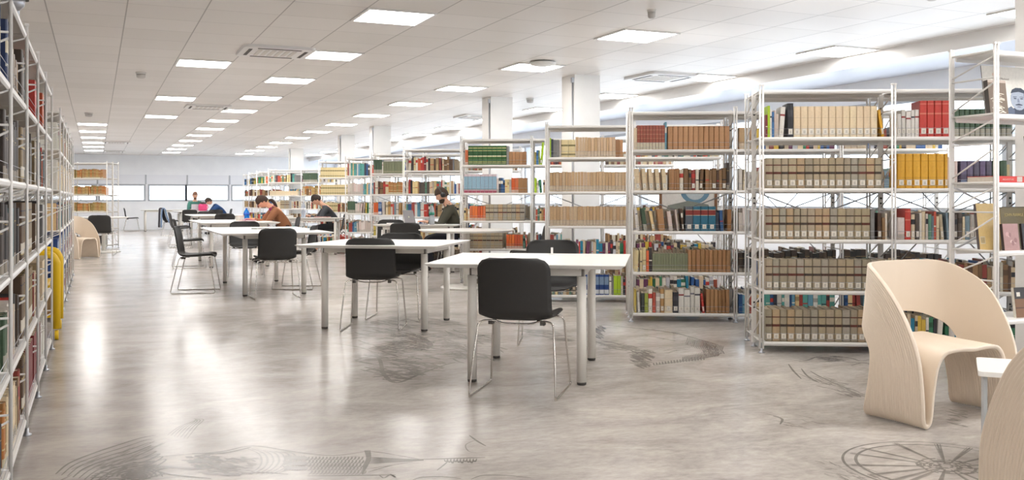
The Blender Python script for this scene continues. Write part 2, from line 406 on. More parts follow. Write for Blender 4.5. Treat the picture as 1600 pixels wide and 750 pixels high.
# spoked wheel in front of the cream armchair
wc = Vector(ground(1478, 729)).to_3d() if False else Vector((*ground(1478, 729), 0))
rad = (wc - Vector((*ground(1317, 713), 0))).length
for rr, ww in ((1.0, .011), (.87, .013)):
    ribbon([(wc.x + rad * rr * math.cos(a), wc.y + rad * rr * math.sin(a)) for a in [i * PI / 40 for i in range(81)]], ww * 1.1, 1)
for a in (2, 21, 47, 70, 103, 118, 150, 172, 186, 197, 214, 240, 262, 290, 318, 341):
    a2 = math.radians(a + frng.uniform(-5, 5))
    for q in range(3):
        b = a2 + q * .03
        ribbon([(wc.x + rad * r * math.cos(b), wc.y + rad * r * math.sin(b)) for r in (.12, .4, .7, .95)], (.007, .012, .006)[q], 1 + (q == 2))
for _ in range(70):
    a = frng.uniform(0, 2 * PI); r0 = frng.uniform(.05, .3) * rad
    ribbon([(wc.x + r0 * math.cos(a), wc.y + r0 * math.sin(a)), (wc.x + r0 * math.cos(a + .5), wc.y + r0 * math.sin(a + .5))], .014, 1)
hatch([(1280, 720), (1340, 728), (1400, 745), (1380, 750), (1290, 750)], 60, 22, .5, .006, 2)
hatch([(1480, 645), (1506, 640), (1504, 672), (1484, 660)], 24, 20, .4, .02, 2)
floor = struct('floor', fl, [M_floor, M_ink, M_ink2], 'polished grey concrete floor with large worn ink drawings')

# ------------------------------------------------------------------ ceiling lights and devices
ll = MB().box(-.3, -.3, 0, .3, -.275, .012).box(-.3, .275, 0, .3, .3, .012).box(-.3, -.275, 0, -.275, .275, .012).box(.275, -.275, 0, .3, .275, .012)
me_fr = ll.mesh('lamp_frame'); me_fr.materials.append(M_white)
me_df = MB().box(-.275, -.275, .002, .275, .275, .012).mesh('diffuser'); me_df.materials.append(M_light)
ORD = ['first', 'second', 'third', 'fourth', 'fifth', 'sixth', 'seventh', 'eighth', 'ninth', 'tenth', 'eleventh', 'twelfth', 'thirteenth', 'fourteenth', 'fifteenth', 'sixteenth', 'seventeenth', 'eighteenth', 'nineteenth',
       'twentieth', 'twenty-first', 'twenty-second', 'twenty-third', 'twenty-fourth', 'twenty-fifth', 'twenty-sixth', 'twenty-seventh', 'twenty-eighth', 'twenty-ninth', 'thirtieth',
       'thirty-first', 'thirty-second', 'thirty-third', 'thirty-fourth', 'thirty-fifth', 'thirty-sixth', 'thirty-seventh', 'thirty-eighth', 'thirty-ninth', 'fortieth', 'forty-first', 'forty-second', 'forty-third', 'forty-fourth', 'forty-fifth']
def lamp(x, y, label):
    t = thing('ceiling_light', label, 'ceiling light', (x, y, ZC - .0125), 0, 'square ceiling light panels')
    a = bpy.data.objects.new('lamp_frame', me_fr); C.objects.link(a); a.parent = t
    b = bpy.data.objects.new('diffuser', me_df); C.objects.link(b); b.parent = t
def lamp_row(x, ys, rowname, first):
    n = 0
    for y in ys:
        vis = 0 <= project(x, y, ZC)[0] <= 1600 and project(x, y, ZC)[1] > -4 and project(x, y, ZC)[2] > 0
        if vis: lamp(x, y, 'glowing ceiling panel, %s from the camera in the %s' % (ORD[n], rowname)); n += 1
        else: lamp(x, y, 'glowing ceiling panel in the %s, beyond the picture' % rowname)
lamp_row(2.33, [7.93 + 2.4 * k for k in range(-5, 12)], 'long row left of the columns', 0)
lamp_row(4.73, [7.93 + 2.4 * k for k in range(-5, 12)], 'row beside the columns', 0)
lamp_row(7.18, [7.93 + 2.4 * k for k in range(-5, 12)], 'row along the window side', 0)
lamp_row(1.13, [11.53, 15.73, 19.33], 'short row of three', 0)
lamp_row(-.07, [21.9 + 2.4 * k for k in range(0, 6)], 'far left row over the left aisle', 0)
lamp_row(-2.47, [-1.67 + 2.4 * k for k in range(0, 15)], 'row above the left bookcase', 0)
lamp_row(-.07, [.7, -1.67], 'left row near the camera', 0)
# air conditioning cassettes
def cassette(x, y, label):
    t = thing('air_vent', label, 'air vent', (x, y, ZC - .03), 0, 'ceiling air conditioning cassettes')
    obj('cover_plate', MB().rbox(-.36, -.36, 0, .36, .36, .03, .05), M_white, t)
    g = MB()
    for k in range(6): g.box(-.2 + k * .07, -.2, -.004, -.16 + k * .07, .2, 0)
    obj('intake_grille', g, principled('grille_grey', S(212, 206, 200), .5), t)
    for k in range(4):
        a = k * PI / 2
        obj('air_slot', MB().box(-.22, .265, -.003, .22, .30, .001, M=Matrix.Rotation(a, 4, 'Z')), principled('slot_dark', S(60, 50, 45), .6), t)
cassette(1.73, 10.25, 'air conditioning cassette in the ceiling between two light rows, nearest on the left')
cassette(1.73, 16.9, 'air conditioning cassette farther down the ceiling, before the fourth panel')
cassette(6.6, 10.45, 'air conditioning cassette near the window side above the second bookcase')
cassette(6.6, 16.9, 'small far air conditioning cassette near the window side')
cassette(.52, 28.6, 'air conditioning cassette far down the left aisle ceiling')
cassette(.52, 34.2, 'farthest air conditioning cassette near the back wall')
def detector(x, y, label, r=.05, big=False):
    t = thing('smoke_detector', label, 'detector', (x, y, ZC), 0, 'round ceiling detectors')
    obj('detector_base', MB().lathe([(r * 1.0, -.018), (r * 1.05, 0)], 20), principled('detector_white', S(222, 220, 216), .5), t)
    obj('detector_head', MB().lathe([(r * .55, -.07 if not big else -.045), (r * .85, -.06 if not big else -.04), (r * .9, -.018)], 20), principled('detector_grey', S(190, 186, 182), .5), t)
detector(.51, 12.7, 'grey ceiling sensor above the left aisle', .06)
detector(4.2, 6.8, 'small white sensor near the ceiling top, above the third bookcase', .035)
detector(6.2, 13.6, 'round white ceiling detector right of the first tall column', .06)
detector(-.12, 19.1, 'grey ceiling sensor far down the left aisle', .07)
detector(5.75, 5.35, 'grey ceiling sensor at the top edge near the right', .05)
t = thing('wireless_access_point', 'flat round white device hanging under a lit ceiling panel', 'ceiling device', (4.65, 9.85, ZC), 0)
obj('device_body', MB().lathe([(.10, -.05), (.14, -.04), (.15, -.012), (.12, -.008)], 28), principled('detector_white'), t)
obj('mount_plate', MB().lathe([(.11, -.008), (.11, 0)], 24), M_cap, t)
# ------------------------------------------------------------------ bookcases
LV = [.075, .453, .83, 1.206, 1.583, 1.93]
BAY = .95
_cache = {}
def shared(key, mb, mat):
    if key not in _cache:
        me = mb().mesh(key.split('|')[0]); me.materials.append(mat); _cache[key] = me
    return _cache[key]
def link(name, me, parent, loc=(0, 0, 0), rot=(0, 0, 0)):
    o = bpy.data.objects.new(name, me); C.objects.link(o); o.parent = parent; o.location = loc; o.rotation_euler = rot; return o
H_POST = 1.97
def upright_mb(double, far):
    def f():
        m = MB(); seg = 5 if far else 8
        ys = [0, .31] if not double else [0, .31, .62]
        for y in (0, ys[-1]):
            for dx in ((-.011, .011) if not far else (0,)):
                m.tube([(dx, y, .03), (dx, y, H_POST)], .0075 if not far else (.0125 if far is True else .0075), seg if far is not 'thin' else 8)
                m.box(dx - .009, y - .009, H_POST - .004, dx + .009, y + .009, H_POST + .008)
        if double:
            m.box(-.018, .30, .03, .018, .32, H_POST)
        else:
            m.tube([(0, .31, .03), (0, .31, H_POST)], .008, seg)
        for a, b in zip(ys[:-1], ys[1:]):
            for z in LV: m.tube([(0, a, z + .005), (0, b, z + .005)], .006, seg)
            for k, (z0, z1) in enumerate(zip(LV[:-1], LV[1:])):
                zm = (z0 + z1) / 2 + .03
                m.tube([(0, a, zm), (0, b, zm)], .005, seg)
                m.tube([(0, a, z1 - .02), (0, b, zm + .02)], .005, seg)
                m.tube([(0, a, zm - .02), (0, b, z0 + .03)], .005, seg)
        return m
    return shared('upright_frame|%s%s' % (double, far), f, M_steel)
def holes_mb():
    def f():
        m = MB()
        for z in (.30, .34, 1.1, 1.14, 1.78, 1.82):
            m.tube([(0, .296, z), (0, .2999, z)], .008, 8)
        return m
    return shared('fixing_hole', f, M_cap)
def foot_mb():
    return shared('levelling_foot', lambda: MB().lathe([(.022, 0), (.022, .006), (.009, .012), (.009, .035)], 12), M_alu)
def shelf_mb(top=False, depth=.30):
    def f():
        m = MB(); L = BAY - .03
        m.box(0, .012, -.004, L, depth - .012, .006)
        n = 6
        for y, sgn in ((.012, -1), (depth - .012, 1)):
            pts = [(y, .006), (y + sgn * .009, .004), (y + sgn * .013, -.006), (y + sgn * .011, -.018), (y + sgn * .003, -.024), (y, -.024)]
            if sgn > 0: pts = pts[::-1]
            vs = [(0, a, b) for a, b in pts] + [(L, a, b) for a, b in pts]; k = len(pts)
            fs = [(i, i + k, (i + 1) % k + k, (i + 1) % k) for i in range(k)] + [tuple(range(k)), tuple(range(2 * k - 1, k - 1, -1))]
            m.add(vs, fs)
        return m
    return shared('shelf_board|%s' % depth, f, M_steel)
def brace_mb():
    def f():
        m = MB(); L = BAY
        m.tube([(0.01, .335, LV[1] + .05), (L - .01, .335, LV[4] - .06)], .005, 6); m.tube([(0.01, .345, LV[4] - .06), (L - .01, .345, LV[1] + .05)], .005, 6)
        return m
    return shared('cross_brace', f, M_alu)
def brace2_mb():
    def f():
        m = MB(); L = BAY
        m.tube([(0.01, .30, LV[3] - .02), (L - .01, .30, LV[2] + .0)], .006, 6); m.tube([(0.01, .308, LV[2]), (L - .01, .308, LV[3] - .02)], .006, 6)
        return m
    return shared('cross_brace|2', f, M_steel2)
def rail_mb():
    def f():
        m = MB(); L = BAY - .06
        for z in (.02, .062): m.tube([(0, -.004, z), (L, -.004, z)], .0013, 4)
        for x in (0, L): m.tube([(x, -.004, .02), (x, -.004, .062)], .0013, 4)
        return m
    return shared('book_rail', f, M_alu)
class Row: pass
def bookcase(name_for_label, label, x, y, ang, nb, double=True, far=False, rails=True, zs=1.0):
    r = Row(); r.zs = zs; a = math.radians(ang)
    r.M = Matrix.Translation((x, y, 0)) @ Matrix.Rotation(a, 4, 'Z'); r.ang = a; r.nb = nb; r.double = double; r.short = name_for_label; r.depth = .62 if double else .31
    t = thing('bookcase', label, 'bookcase', (x, y, 0), a, 'white tubular metal bookcases'); r.root = t; t.scale = (1, 1, zs)
    for b in range(nb + 1):
        u = link('upright_frame', upright_mb(double, 'thin' if ang == 90 else far), t, (b * BAY, 0, 0))
        for yy in ([0, .31, .62] if double else [0, .31]): link('levelling_foot', foot_mb(), u, (0, yy, 0))
        if double and not far: link('fixing_hole', holes_mb(), u)
    for b in range(nb):
        for i, z in enumerate(LV):
            link('shelf_board' if i < 5 else 'top_board', shelf_mb(), t, (b * BAY + .015, 0, z))
            if double: link('shelf_board' if i < 5 else 'top_board', shelf_mb(), t, (b * BAY + .015, .32, z))
            if rails and not far and i < 5: link('book_rail', rail_mb(), t, (b * BAY + .03, .012, z + .006))
        link('cross_brace', brace2_mb(), t, (b * BAY, 0, 0))
        if b % 2 == 1 and not far: link('cross_brace', brace_mb(), t, (b * BAY, 0, 0))
    return r

# ------------------------------------------------------------------ books
BOOKS = []      # every book: dict(M, w, h, d, rows, label_ticket, desc, ctx)
TICK = S(226, 220, 208)
def col(c, j=.06):
    k = 1 + rng.uniform(-j, j); return (c[0] * k, c[1] * k * (1 + rng.uniform(-.02, .02)), c[2] * k, 1)
def darker(c, k): return (c[0] * k, c[1] * k, c[2] * k, 1)
STY = {}
def style_rows(st, i=0):
    """spine strips [(top fraction, colour)] from the bottom up, ticket?, description"""
    if st == 'tan':
        c = col(rng.choice([S(166, 152, 128), S(158, 146, 124), S(170, 154, 126), S(160, 152, 136), S(178, 154, 120)]), .05); b = rng.choice([S(70, 42, 32), S(92, 38, 26), S(60, 46, 38)])
        g = darker(c, .86)
        return [(.04, darker(c, .7)), (.07, c), (.46, c), (.465, g), (.52, b), (.54, b), (.545, g), (.74, c), (.745, g), (.755, b), (.78, b), (.785, g), (1, c)], True, 'grey-tan bound volume with brown title bands'
    if st == 'cream': c = col(S(222, 202, 168), .03); return [(.25, col(S(222, 208, 182), .02)), (.62, c), (.64, darker(c, .8)), (.66, c), (1, c)], True, 'cream volume of a numbered set'
    if st == 'kraft': c = col(rng.choice([S(190, 158, 120), S(196, 166, 130), S(184, 152, 114), S(192, 166, 136)]), .05); return [(.27, col(S(196, 178, 154), .04)), (.275, darker(c, .7)), (1, c)], False, 'light brown paper-bound volume'
    if st == 'brown': c = col(rng.choice([S(158, 116, 76), S(168, 124, 84), S(150, 108, 70), S(172, 130, 90)]), .06); return [(1, c)], False, 'plain brown paper-bound volume'
    if st == 'brownedge': c = col(rng.choice([S(178, 134, 94), S(188, 144, 104)]), .04); return [(.2, c), (.205, darker(c, .8)), (.95, c), (1, darker(c, .85))], False, 'warm brown bound volume'
    if st == 'redcream': c = col(S(158, 84, 66), .05); return [(.27, S(206, 196, 172)), (.29, S(220, 200, 180)), (.45, c), (.47, S(190, 140, 110)), (.62, c), (.64, S(196, 150, 120)), (.8, c), (.82, S(190, 140, 110)), (1, c)], False, 'red-brown volume with a pale foot'
    if st == 'redset': c = col(S(190, 62, 52), .03); return [(.12, c), (.62, c), (.66, S(206, 120, 100)), (.68, c), (.9, c), (.92, S(214, 130, 110)), (1, c)], True, 'tall red volume'
    if st == 'yellowset': c = col(S(214, 160, 48), .03); return [(.3, c), (.31, darker(c, .75)), (.78, c), (.79, darker(c, .75)), (.93, c), (.94, darker(c, .75)), (1, c)], True, 'mustard yellow volume'
    if st == 'greengold': c = col(S(52, 96, 48), .05); g = S(196, 190, 130); return [(.06, c), (.09, g), (.14, c), (.17, g), (.42, c), (.44, g), (.48, S(210, 206, 180)), (.72, S(40, 84, 44)), (.75, g), (.86, c), (.9, g), (1, c)], False, 'green volume with gold panels'
    if st == 'bluepink': return [(.12, col(S(170, 76, 96))), (.17, S(196, 168, 176)), (.2, S(70, 120, 110)), (.86, col(S(138, 168, 186), .04)), (.88, S(120, 130, 150)), (1, S(208, 190, 194))], False, 'pale blue volume with a pink foot'
    if st == 'teal': c = S(44, 104, 128) if i else S(88, 96, 106); return [(.63, c), (.65, S(196, 186, 160)), (.85, S(132, 48, 42)), (.87, S(196, 186, 160)), (1, c)], True, 'large teal volume with a red title panel'
    if st == 'olive': c = col(S(122, 126, 98), .04); return [(.1, c), (.2, S(150, 148, 122)), (1, c)], False, 'olive green bound volume'
    if st == 'purple': c = col(rng.choice([S(108, 98, 124), S(100, 94, 112), S(118, 104, 134)]), .06); return [(.3, col(rng.choice([S(120, 132, 160), S(150, 148, 144), S(110, 120, 112)]))), (.5, darker(c, .6)), (.52, c), (.8, c), (.82, darker(c, .8)), (1, c)], False, 'grey-violet bound volume'
    if st == 'dkgreen': c = col(S(70, 92, 70), .06); return [(.28, S(168, 164, 150)), (.3, c), (1, c)], False, 'dark green bound volume'
    if st == 'binder': c = S(30, 66, 130); return [(.05, c), (.25, S(206, 210, 214)), (.3, c), (.5, darker(c, .8)), (.9, S(120, 142, 170)), (1, c)], False, 'blue ring binder'
    if st == 'navy': c = col(S(34, 52, 92), .08); return [(.3, c), (.34, S(190, 190, 180)), (.5, c), (.7, S(196, 186, 160)), (.72, c), (1, c)], False, 'navy blue folder with pale panel'
    if st == 'maroon': c = col(S(120, 34, 38), .08); return [(.3, c), (.33, darker(c, .6)), (1, c)], False, 'maroon bound volume'
    if st == 'lime': return [(1, col(S(166, 196, 40), .08))], True, 'lime green book'
    if st == 'orange': c = col(rng.choice([S(206, 92, 40), S(196, 104, 62), S(214, 110, 50), S(190, 80, 44)]), .05); return [(.2, col(S(206, 170, 150))), (.22, c), (.8, c), (1, c)], False, 'orange-spined book'
    if st == 'gold': c = col(rng.choice([S(176, 140, 82), S(168, 120, 72), S(184, 118, 60), S(150, 126, 70)]), .06); return [(.15, S(200, 190, 160)), (.3, c), (.33, S(206, 190, 140)), (.7, c), (.73, S(206, 190, 140)), (1, c)], False, 'old gilt-lettered brown volume'
    if st == 'dark': c = col(rng.choice([S(62, 52, 46), S(54, 50, 50), S(70, 58, 48), S(48, 46, 44)]), .1); return [(.2, S(150, 140, 126)), (.3, c), (.7, c), (.72, S(150, 130, 90)), (1, c)], False, 'dark bound volume'
    if st == 'cover': c = col(rng.choice([S(90, 70, 52), S(150, 130, 96), S(118, 100, 70)]), .1); return [(.1, c), (.12, S(190, 170, 120)), (.3, S(214, 206, 190)), (.6, c), (.62, S(50, 44, 60)), (.66, S(190, 170, 120)), (.85, c), (.87, S(50, 44, 60)), (1, c)], False, 'old ribbed leather volume'
    if st == 'white': c = col(S(222, 218, 210), .03); return [(.3, c), (.7, c), (.76, rng.choice([S(60, 60, 70), S(150, 60, 60), S(120, 120, 130)])), (.8, c), (1, c)], True, 'white-spined book'
    if st == 'black': c = S(42, 42, 48); return [(.6, c), (.8, S(60, 60, 66)), (1, c)], True, 'black-spined book'
    if st == 'grey': c = col(S(130, 128, 126), .1); return [(.7, c), (1, darker(c, .9))], False, 'grey-spined book'
    if st == 'palebooks': c = col(rng.choice([S(216, 196, 188), S(206, 198, 186), S(220, 208, 200), S(196, 180, 170)]), .05); return [(.25, S(190, 180, 170)), (.27, c), (1, c)], False, 'pale-spined book'
    if st == 'greyblue': c = col(S(84, 108, 110), .06); return [(.2, S(190, 190, 184)), (.25, c), (1, c)], False, 'grey-green bound volume'
    if st == 'yellowbar': c = S(214, 196, 150); return [(.12, c), (.2, S(130, 120, 80)), (.3, c), (.62, c), (.72, S(120, 110, 70)), (.78, c), (1, c)], False, 'cream volume with olive bands'
    pal = {'mix': [(S(196, 60, 54), 'red'), (S(224, 216, 204), 'white'), (S(50, 92, 150), 'blue'), (S(54, 120, 84), 'green'), (S(214, 180, 70), 'yellow'), (S(60, 56, 60), 'dark grey'), (S(40, 130, 160), 'teal'), (S(210, 190, 160), 'beige'), (S(150, 70, 50), 'rust'), (S(200, 200, 204), 'pale grey'), (S(226, 206, 170), 'cream'), (S(110, 60, 90), 'plum')],
           'mixlight': [(S(226, 220, 208), 'white'), (S(214, 196, 166), 'beige'), (S(196, 186, 176), 'pale grey'), (S(120, 140, 150), 'grey-blue'), (S(196, 90, 70), 'red'), (S(226, 206, 150), 'cream'), (S(90, 80, 72), 'dark brown'), (S(90, 130, 110), 'sage green'), (S(180, 140, 90), 'tan')],
           'mixgreen': [(S(60, 130, 90), 'green'), (S(60, 66, 60), 'dark'), (S(150, 160, 70), 'olive'), (S(220, 216, 206), 'white'), (S(60, 110, 160), 'blue'), (S(190, 170, 80), 'ochre')],
           'mixblue': [(S(50, 90, 140), 'blue'), (S(100, 150, 170), 'light blue'), (S(60, 66, 80), 'navy'), (S(216, 212, 204), 'white'), (S(160, 70, 60), 'red'), (S(90, 160, 150), 'turquoise'), (S(220, 190, 140), 'beige')],
           'mixred': [(S(190, 60, 50), 'red'), (S(210, 100, 60), 'orange'), (S(120, 40, 46), 'maroon'), (S(222, 214, 196), 'white'), (S(60, 50, 50), 'dark'), (S(214, 196, 150), 'cream')],
           'mixbrown': [(S(150, 116, 80), 'brown'), (S(180, 150, 110), 'tan'), (S(90, 66, 50), 'dark brown'), (S(206, 186, 150), 'beige'), (S(120, 90, 60), 'brown'), (S(220, 210, 190), 'pale'), (S(140, 60, 50), 'rust')]}[st]
    c, nm = rng.choice(pal); c = col(c, .1); b = rng.choice([darker(c, .5), S(226, 220, 206), S(40, 40, 46), S(190, 60, 50)]); q = rng.random()
    if q < .35: rows = [(.28, c), (.45, c), (.5, b), (.72, c), (1, c)]
    elif q < .6: rows = [(.6, c), (.8, b), (1, c)]
    elif q < .75: rows = [(.5, c), (1, darker(c, .75))]
    else: rows = [(1, c)]
    return rows, rng.random() < .8, nm + '-spined book'
def shelf_fill(r, bay, level, items, side=0, ctx=True, xstart=.035, ranks=None):
    """stand books on a shelf: items = (style, count, thickness, height, depth[, lean])"""
    x = xstart; room = BAY - .03; z = LV[level] * r.zs + .0065; n = 0
    for it in items:
        st, cnt, th, hh, dd = it[:5]; lean = it[5] if len(it) > 5 else 0
        if st == 'gap': x += th; continue
        for i in range(cnt):
            mixy = st.startswith('mix') or st in ('palebooks', 'dark', 'gold', 'white')
            w_ = th * (rng.uniform(.6, 1.5) if mixy else rng.uniform(.86, 1.14) if st in ('tan', 'kraft', 'brown') else rng.uniform(.97, 1.03))
            h_ = hh * (rng.uniform(.84, 1.06) if mixy else rng.uniform(.975, 1.015) if st in ('brown', 'kraft') else 1)
            d_ = dd * (rng.uniform(.85, 1.08) if mixy else 1)
            ln = lean * rng.uniform(.8, 1.1)
            if not ln and mixy and rng.random() < .08: ln = rng.uniform(.03, .1) * rng.choice((-1, 1))
            ext = h_ * abs(math.sin(ln)) + w_ * math.cos(ln)
            if x + ext > room: return n
            rows, tk, desc = style_rows(st, i)
            y0 = .022 + (rng.uniform(0, .012) if mixy else 0)
            if ln >= 0: L = Matrix.Translation((x + 0, y0, z + w_ * math.sin(ln))) @ Matrix.Rotation(ln, 4, 'Y')
            else: L = Matrix.Translation((x + h_ * math.sin(-ln), y0, z)) @ Matrix.Rotation(ln, 4, 'Y')
            if side: L = Matrix.Translation((BAY, .62, 0)) @ Matrix.Rotation(PI, 4, 'Z') @ L
            M = r.M @ Matrix.Translation((bay * BAY, 0, 0)) @ L
            n += 1
            BOOKS.append(dict(M=M, w=w_, h=h_, d=d_, rows=rows, tk=tk, desc=desc, row=r, bay=bay, level=level, side=side, n=n, st=st))
            x += ext + ((.0028 if w_ > .024 else .0016) if ln == 0 else .012)
    return n
def book_cover(mb, b, M=None, simple=False):
    w_, h_, d_ = b['w'], b['h'], b['d']; t = min(.003, w_ * .15); base = b['rows'][-1][1] if b['rows'] else S(120, 120, 120); body = b['rows'][max(0, len(b['rows']) // 2)][1]
    e_ = min(.007, w_ * .2); prof = [(0, e_), (w_ * .1, e_ * .25), (w_ * .5, -.001), (w_ * .9, e_ * .25), (w_, e_)] if not simple else [(0, 0), (w_, 0)]
    z0 = 0; k = len(prof)
    for frac, c in b['rows']:
        z1 = frac * h_
        mb.add([(x, y, z0) for x, y in prof] + [(x, y, z1) for x, y in prof], [(i, i + 1, i + 1 + k, i + k) for i in range(k - 1)], c, 0, False, M); z0 = z1
    y1 = e_ if not simple else 0
    if simple:
        mb.add([(0, 0, 0), (0, d_, 0), (0, d_, h_), (0, 0, h_), (w_, 0, 0), (w_, d_, 0), (w_, d_, h_), (w_, 0, h_)], [(0, 3, 2, 1), (4, 5, 6, 7)], base, 0, False, M)
    else:
        mb.add([(x, y, h_) for x, y in prof] + [(w_, .009, h_), (0, .009, h_)], [tuple(range(k + 2))], base, 0, False, M)
        mb.add([(x, y, 0) for x, y in prof] + [(w_, .009, 0), (0, .009, 0)], [tuple(range(k + 1, -1, -1))], base, 0, False, M)
        mb.box(0, y1, 0, t, d_, h_, base, 0, M); mb.box(w_ - t, y1, 0, w_, d_, h_, base, 0, M)
def book_pages(mb, b, M=None, simple=False):
    w_, h_, d_ = b['w'], b['h'], b['d']; t = min(.003, w_ * .15); c = S(214, 200, 176) if not b['st'] in ('dark', 'cover') else S(170, 150, 120)
    if simple: mb.add([(0, 0, h_ - .002), (w_, 0, h_ - .002), (w_, d_, h_ - .002), (0, d_, h_ - .002), (0, d_ - .002, 0), (w_, d_ - .002, 0)], [(0, 1, 2, 3), (4, 3, 2, 5)], c, 0, False, M)
    else: mb.box(t, .0085, .003, w_ - t, d_ - .005, h_ - .004, c, 0, M)
def book_ticket(mb, b, M=None):
    w_ = b['w']; hw = min(w_ * .34, .017); z0, z1 = .022, .060; cx = w_ / 2
    mb.add([(cx - hw, -.0016, z0), (cx + hw, -.0016, z0), (cx + hw, -.0016, z1), (cx - hw, -.0016, z1)], [(0, 1, 2, 3)], TICK, 0, False, M)
    for q in range(2):
        z = z0 + .010 + q * .010
        mb.add([(cx - hw * .5, -.0019, z), (cx + hw * .5, -.0019, z), (cx + hw * .5, -.0019, z + .003), (cx - hw * .5, -.0019, z + .003)], [(0, 1, 2, 3)], S(110, 104, 98), 0, False, M)

R = {}
A_ = -27.5
SPOTS = [('R1', 4.50, 5.76, 3, 'the nearest bookcase', 'white metal bookcase of grey-tan volumes nearest the cream armchair'),
         ('R2', 4.53, 7.69, 3, 'the second bookcase', 'second white bookcase, right of the front table, with teal volumes'),
         ('R3', 4.53, 9.50, 2, 'the third bookcase', 'third white bookcase, full of light brown volumes, above the front table'),
         ('R4', 4.52, 12.15, 3, 'the fourth bookcase', 'fourth white bookcase with green-gold and pale blue sets behind the round table'),
         ('R5', 4.60, 15.05, 2, 'the fifth bookcase', 'fifth white bookcase behind the man with headphones'),
         ('R6', 4.60, 17.05, 2, 'the sixth bookcase', 'sixth white bookcase with dark green and olive volumes on top'),
         ('R7', 4.58, 18.95, 2, 'the seventh bookcase', 'seventh white bookcase with blue and teal books on its top shelf'),
         ('R8', 4.46, 20.9, 1, 'the eighth bookcase', 'eighth white bookcase with cream olive-banded volumes behind the leaning man'),
         ('W1', 4.46, 27.6, 2, 'the ninth bookcase', 'far white bookcase with a bright blue folder on its top shelf'),
         ('W2', 4.50, 30.0, 2, 'the tenth bookcase', 'far white bookcase just behind the one holding the blue folder'),
         ('W3', 4.55, 32.0, 1, 'the eleventh bookcase', 'second farthest white bookcase in the right-hand group'),
         ('W4', 4.65, 34.0, 1, 'the farthest bookcase', 'farthest white bookcase against the back windows')]
for key, x, y, nb, short, lab in SPOTS:
    R[key] = bookcase(short, lab, x, y, A_, nb, True, far=key in ('R6', 'R7', 'R8', 'W1', 'W2', 'W3', 'W4'), rails=key in ('R1', 'R2', 'R3', 'R4'))
R['R0'] = bookcase('the right edge bookcase', 'single-sided white bookcase at the right edge with magazines facing out', 4.56, 3.80, -2.0, 3, False, rails=False, zs=1.012)
R['LA'] = bookcase('the left bookcase', 'tall white bookcase along the left edge, nearest the camera', -.305, 2.31, 90, 6, True)
R['LB'] = bookcase('the far left bookcase', 'white bookcase farther down the left aisle beyond the yellow trolley', -.305, 9.80, 90, 6, True, far=True)
R['LC'] = bookcase('the aisle-end bookcase', 'white bookcase of old gilt volumes facing down the left aisle', -2.38, 24.65, -24.0 + .0, 3, True, far=True)

TH = dict
def fill(key, bay, lists, side=0):
    for level, items in lists.items(): shelf_fill(R[key], bay, level, items, side)
D = .19
tan = lambda n, h=.224: ('tan', n, .0527, h, D)
# R1, left bay and second bay
fill('R1', 0, {4: [('mixred', 1, .014, .19, D), ('lime', 1, .017, .232, D), ('white', 1, .015, .21, D), ('mixgreen', 1, .02, .216, D), ('palebooks', 2, .014, .2, D), ('white', 1, .036, .222, D), ('black', 1, .042, .25, D), ('cream', 12, .0475, .226, D), ('yellowset', 1, .02, .2, D, -.16), ('grey', 1, .03, .2, D, -.16)],
               3: [tan(16)], 2: [tan(14, .226), ('grey', 1, .03, .22, D), ('gap', 0, .02, 0, 0), ('mixbrown', 4, .02, .19, D)], 1: [tan(17, .23)], 0: [tan(17, .236)]})
fill('R1', 1, {4: [('mixblue', 1, .02, .2, D), ('white', 4, .034, .215, D), ('redset', 4, .05, .262, D), ('grey', 1, .03, .25, D), ('dkgreen', 11, .034, .2, D)],
               3: [('yellowset', 6, .053, .252, D), ('yellowset', 1, .02, .252, D), ('palebooks', 3, .03, .22, D), ('gap', 0, .02, 0, 0), ('purple', 5, .042, .2, D), ('dkgreen', 2, .05, .2, D), ('mixred', 1, .03, .2, D)],
               2: [('palebooks', 1, .04, .19, D), ('redset', 1, .042, .225, D), ('mixlight', 26, .022, .2, D)], 1: [('mixbrown', 30, .026, .2, D)], 0: [('mix', 34, .024, .2, D)]})
fill('R1', 2, {4: [('dkgreen', 5, .04, .2, D)], 3: [('purple', 4, .045, .2, D)], 2: [('mixlight', 30, .025, .2, D)], 1: [('mixbrown', 30, .026, .2, D)], 0: [('mix', 34, .024, .2, D)]})
# R2
fill('R2', 0, {4: [('cream', 1, .02, .2, D), ('redcream', 9, .0255, .222, D), ('mixblue', 1, .02, .25, D), ('gap', 0, .008, 0, 0), ('brownedge', 12, .044, .212, D)],
               3: [('cream', 5, .036, .2, D, -.07), ('gap', 0, .01, 0, 0), ('brown', 4, .022, .2, D), ('mixbrown', 12, .032, .2, D), ('dark', 1, .04, .27, D), ('mixbrown', 3, .03, .21, D)],
               2: [('white', 1, .016, .21, D, -.12), ('dkgreen', 1, .034, .21, D, -.14), ('mixblue', 1, .02, .19, D, -.2), ('brown', 1, .05, .2, D, -.12), ('palebooks', 2, .026, .21, D, -.14), ('mixbrown', 1, .02, .2, D, -.08), ('teal', 4, .067, .226, D), ('mixblue', 2, .03, .18, D), ('gap', 0, .02, 0, 0), ('brown', 10, .034, .2, D)],
               1: [('mixred', 5, .026, .21, D), ('olive', 13, .0235, .17, D - .02), ('brown', 12, .036, .205, D)],
               0: [('mixgreen', 4, .022, .21, D), ('mixlight', 4, .03, .21, D), ('cream', 1, .075, .21, D), ('black', 1, .048, .19, D), ('white', 4, .038, .23, D), ('redset', 1, .02, .18, D, -.12), ('brown', 7, .034, .215, D)]})
for bay in (1, 2): fill('R2', bay, {4: [('kraft', 3, .05, .2, D), ('mix', 30, .03, .2, D)], 3: [('mixlight', 30, .028, .2, D)], 2: [('palebooks', 4, .03, .2, D), ('mixlight', 30, .03, .2, D)], 1: [('dark', 30, .04, .2, D)], 0: [('mixblue', 30, .03, .2, D)]})
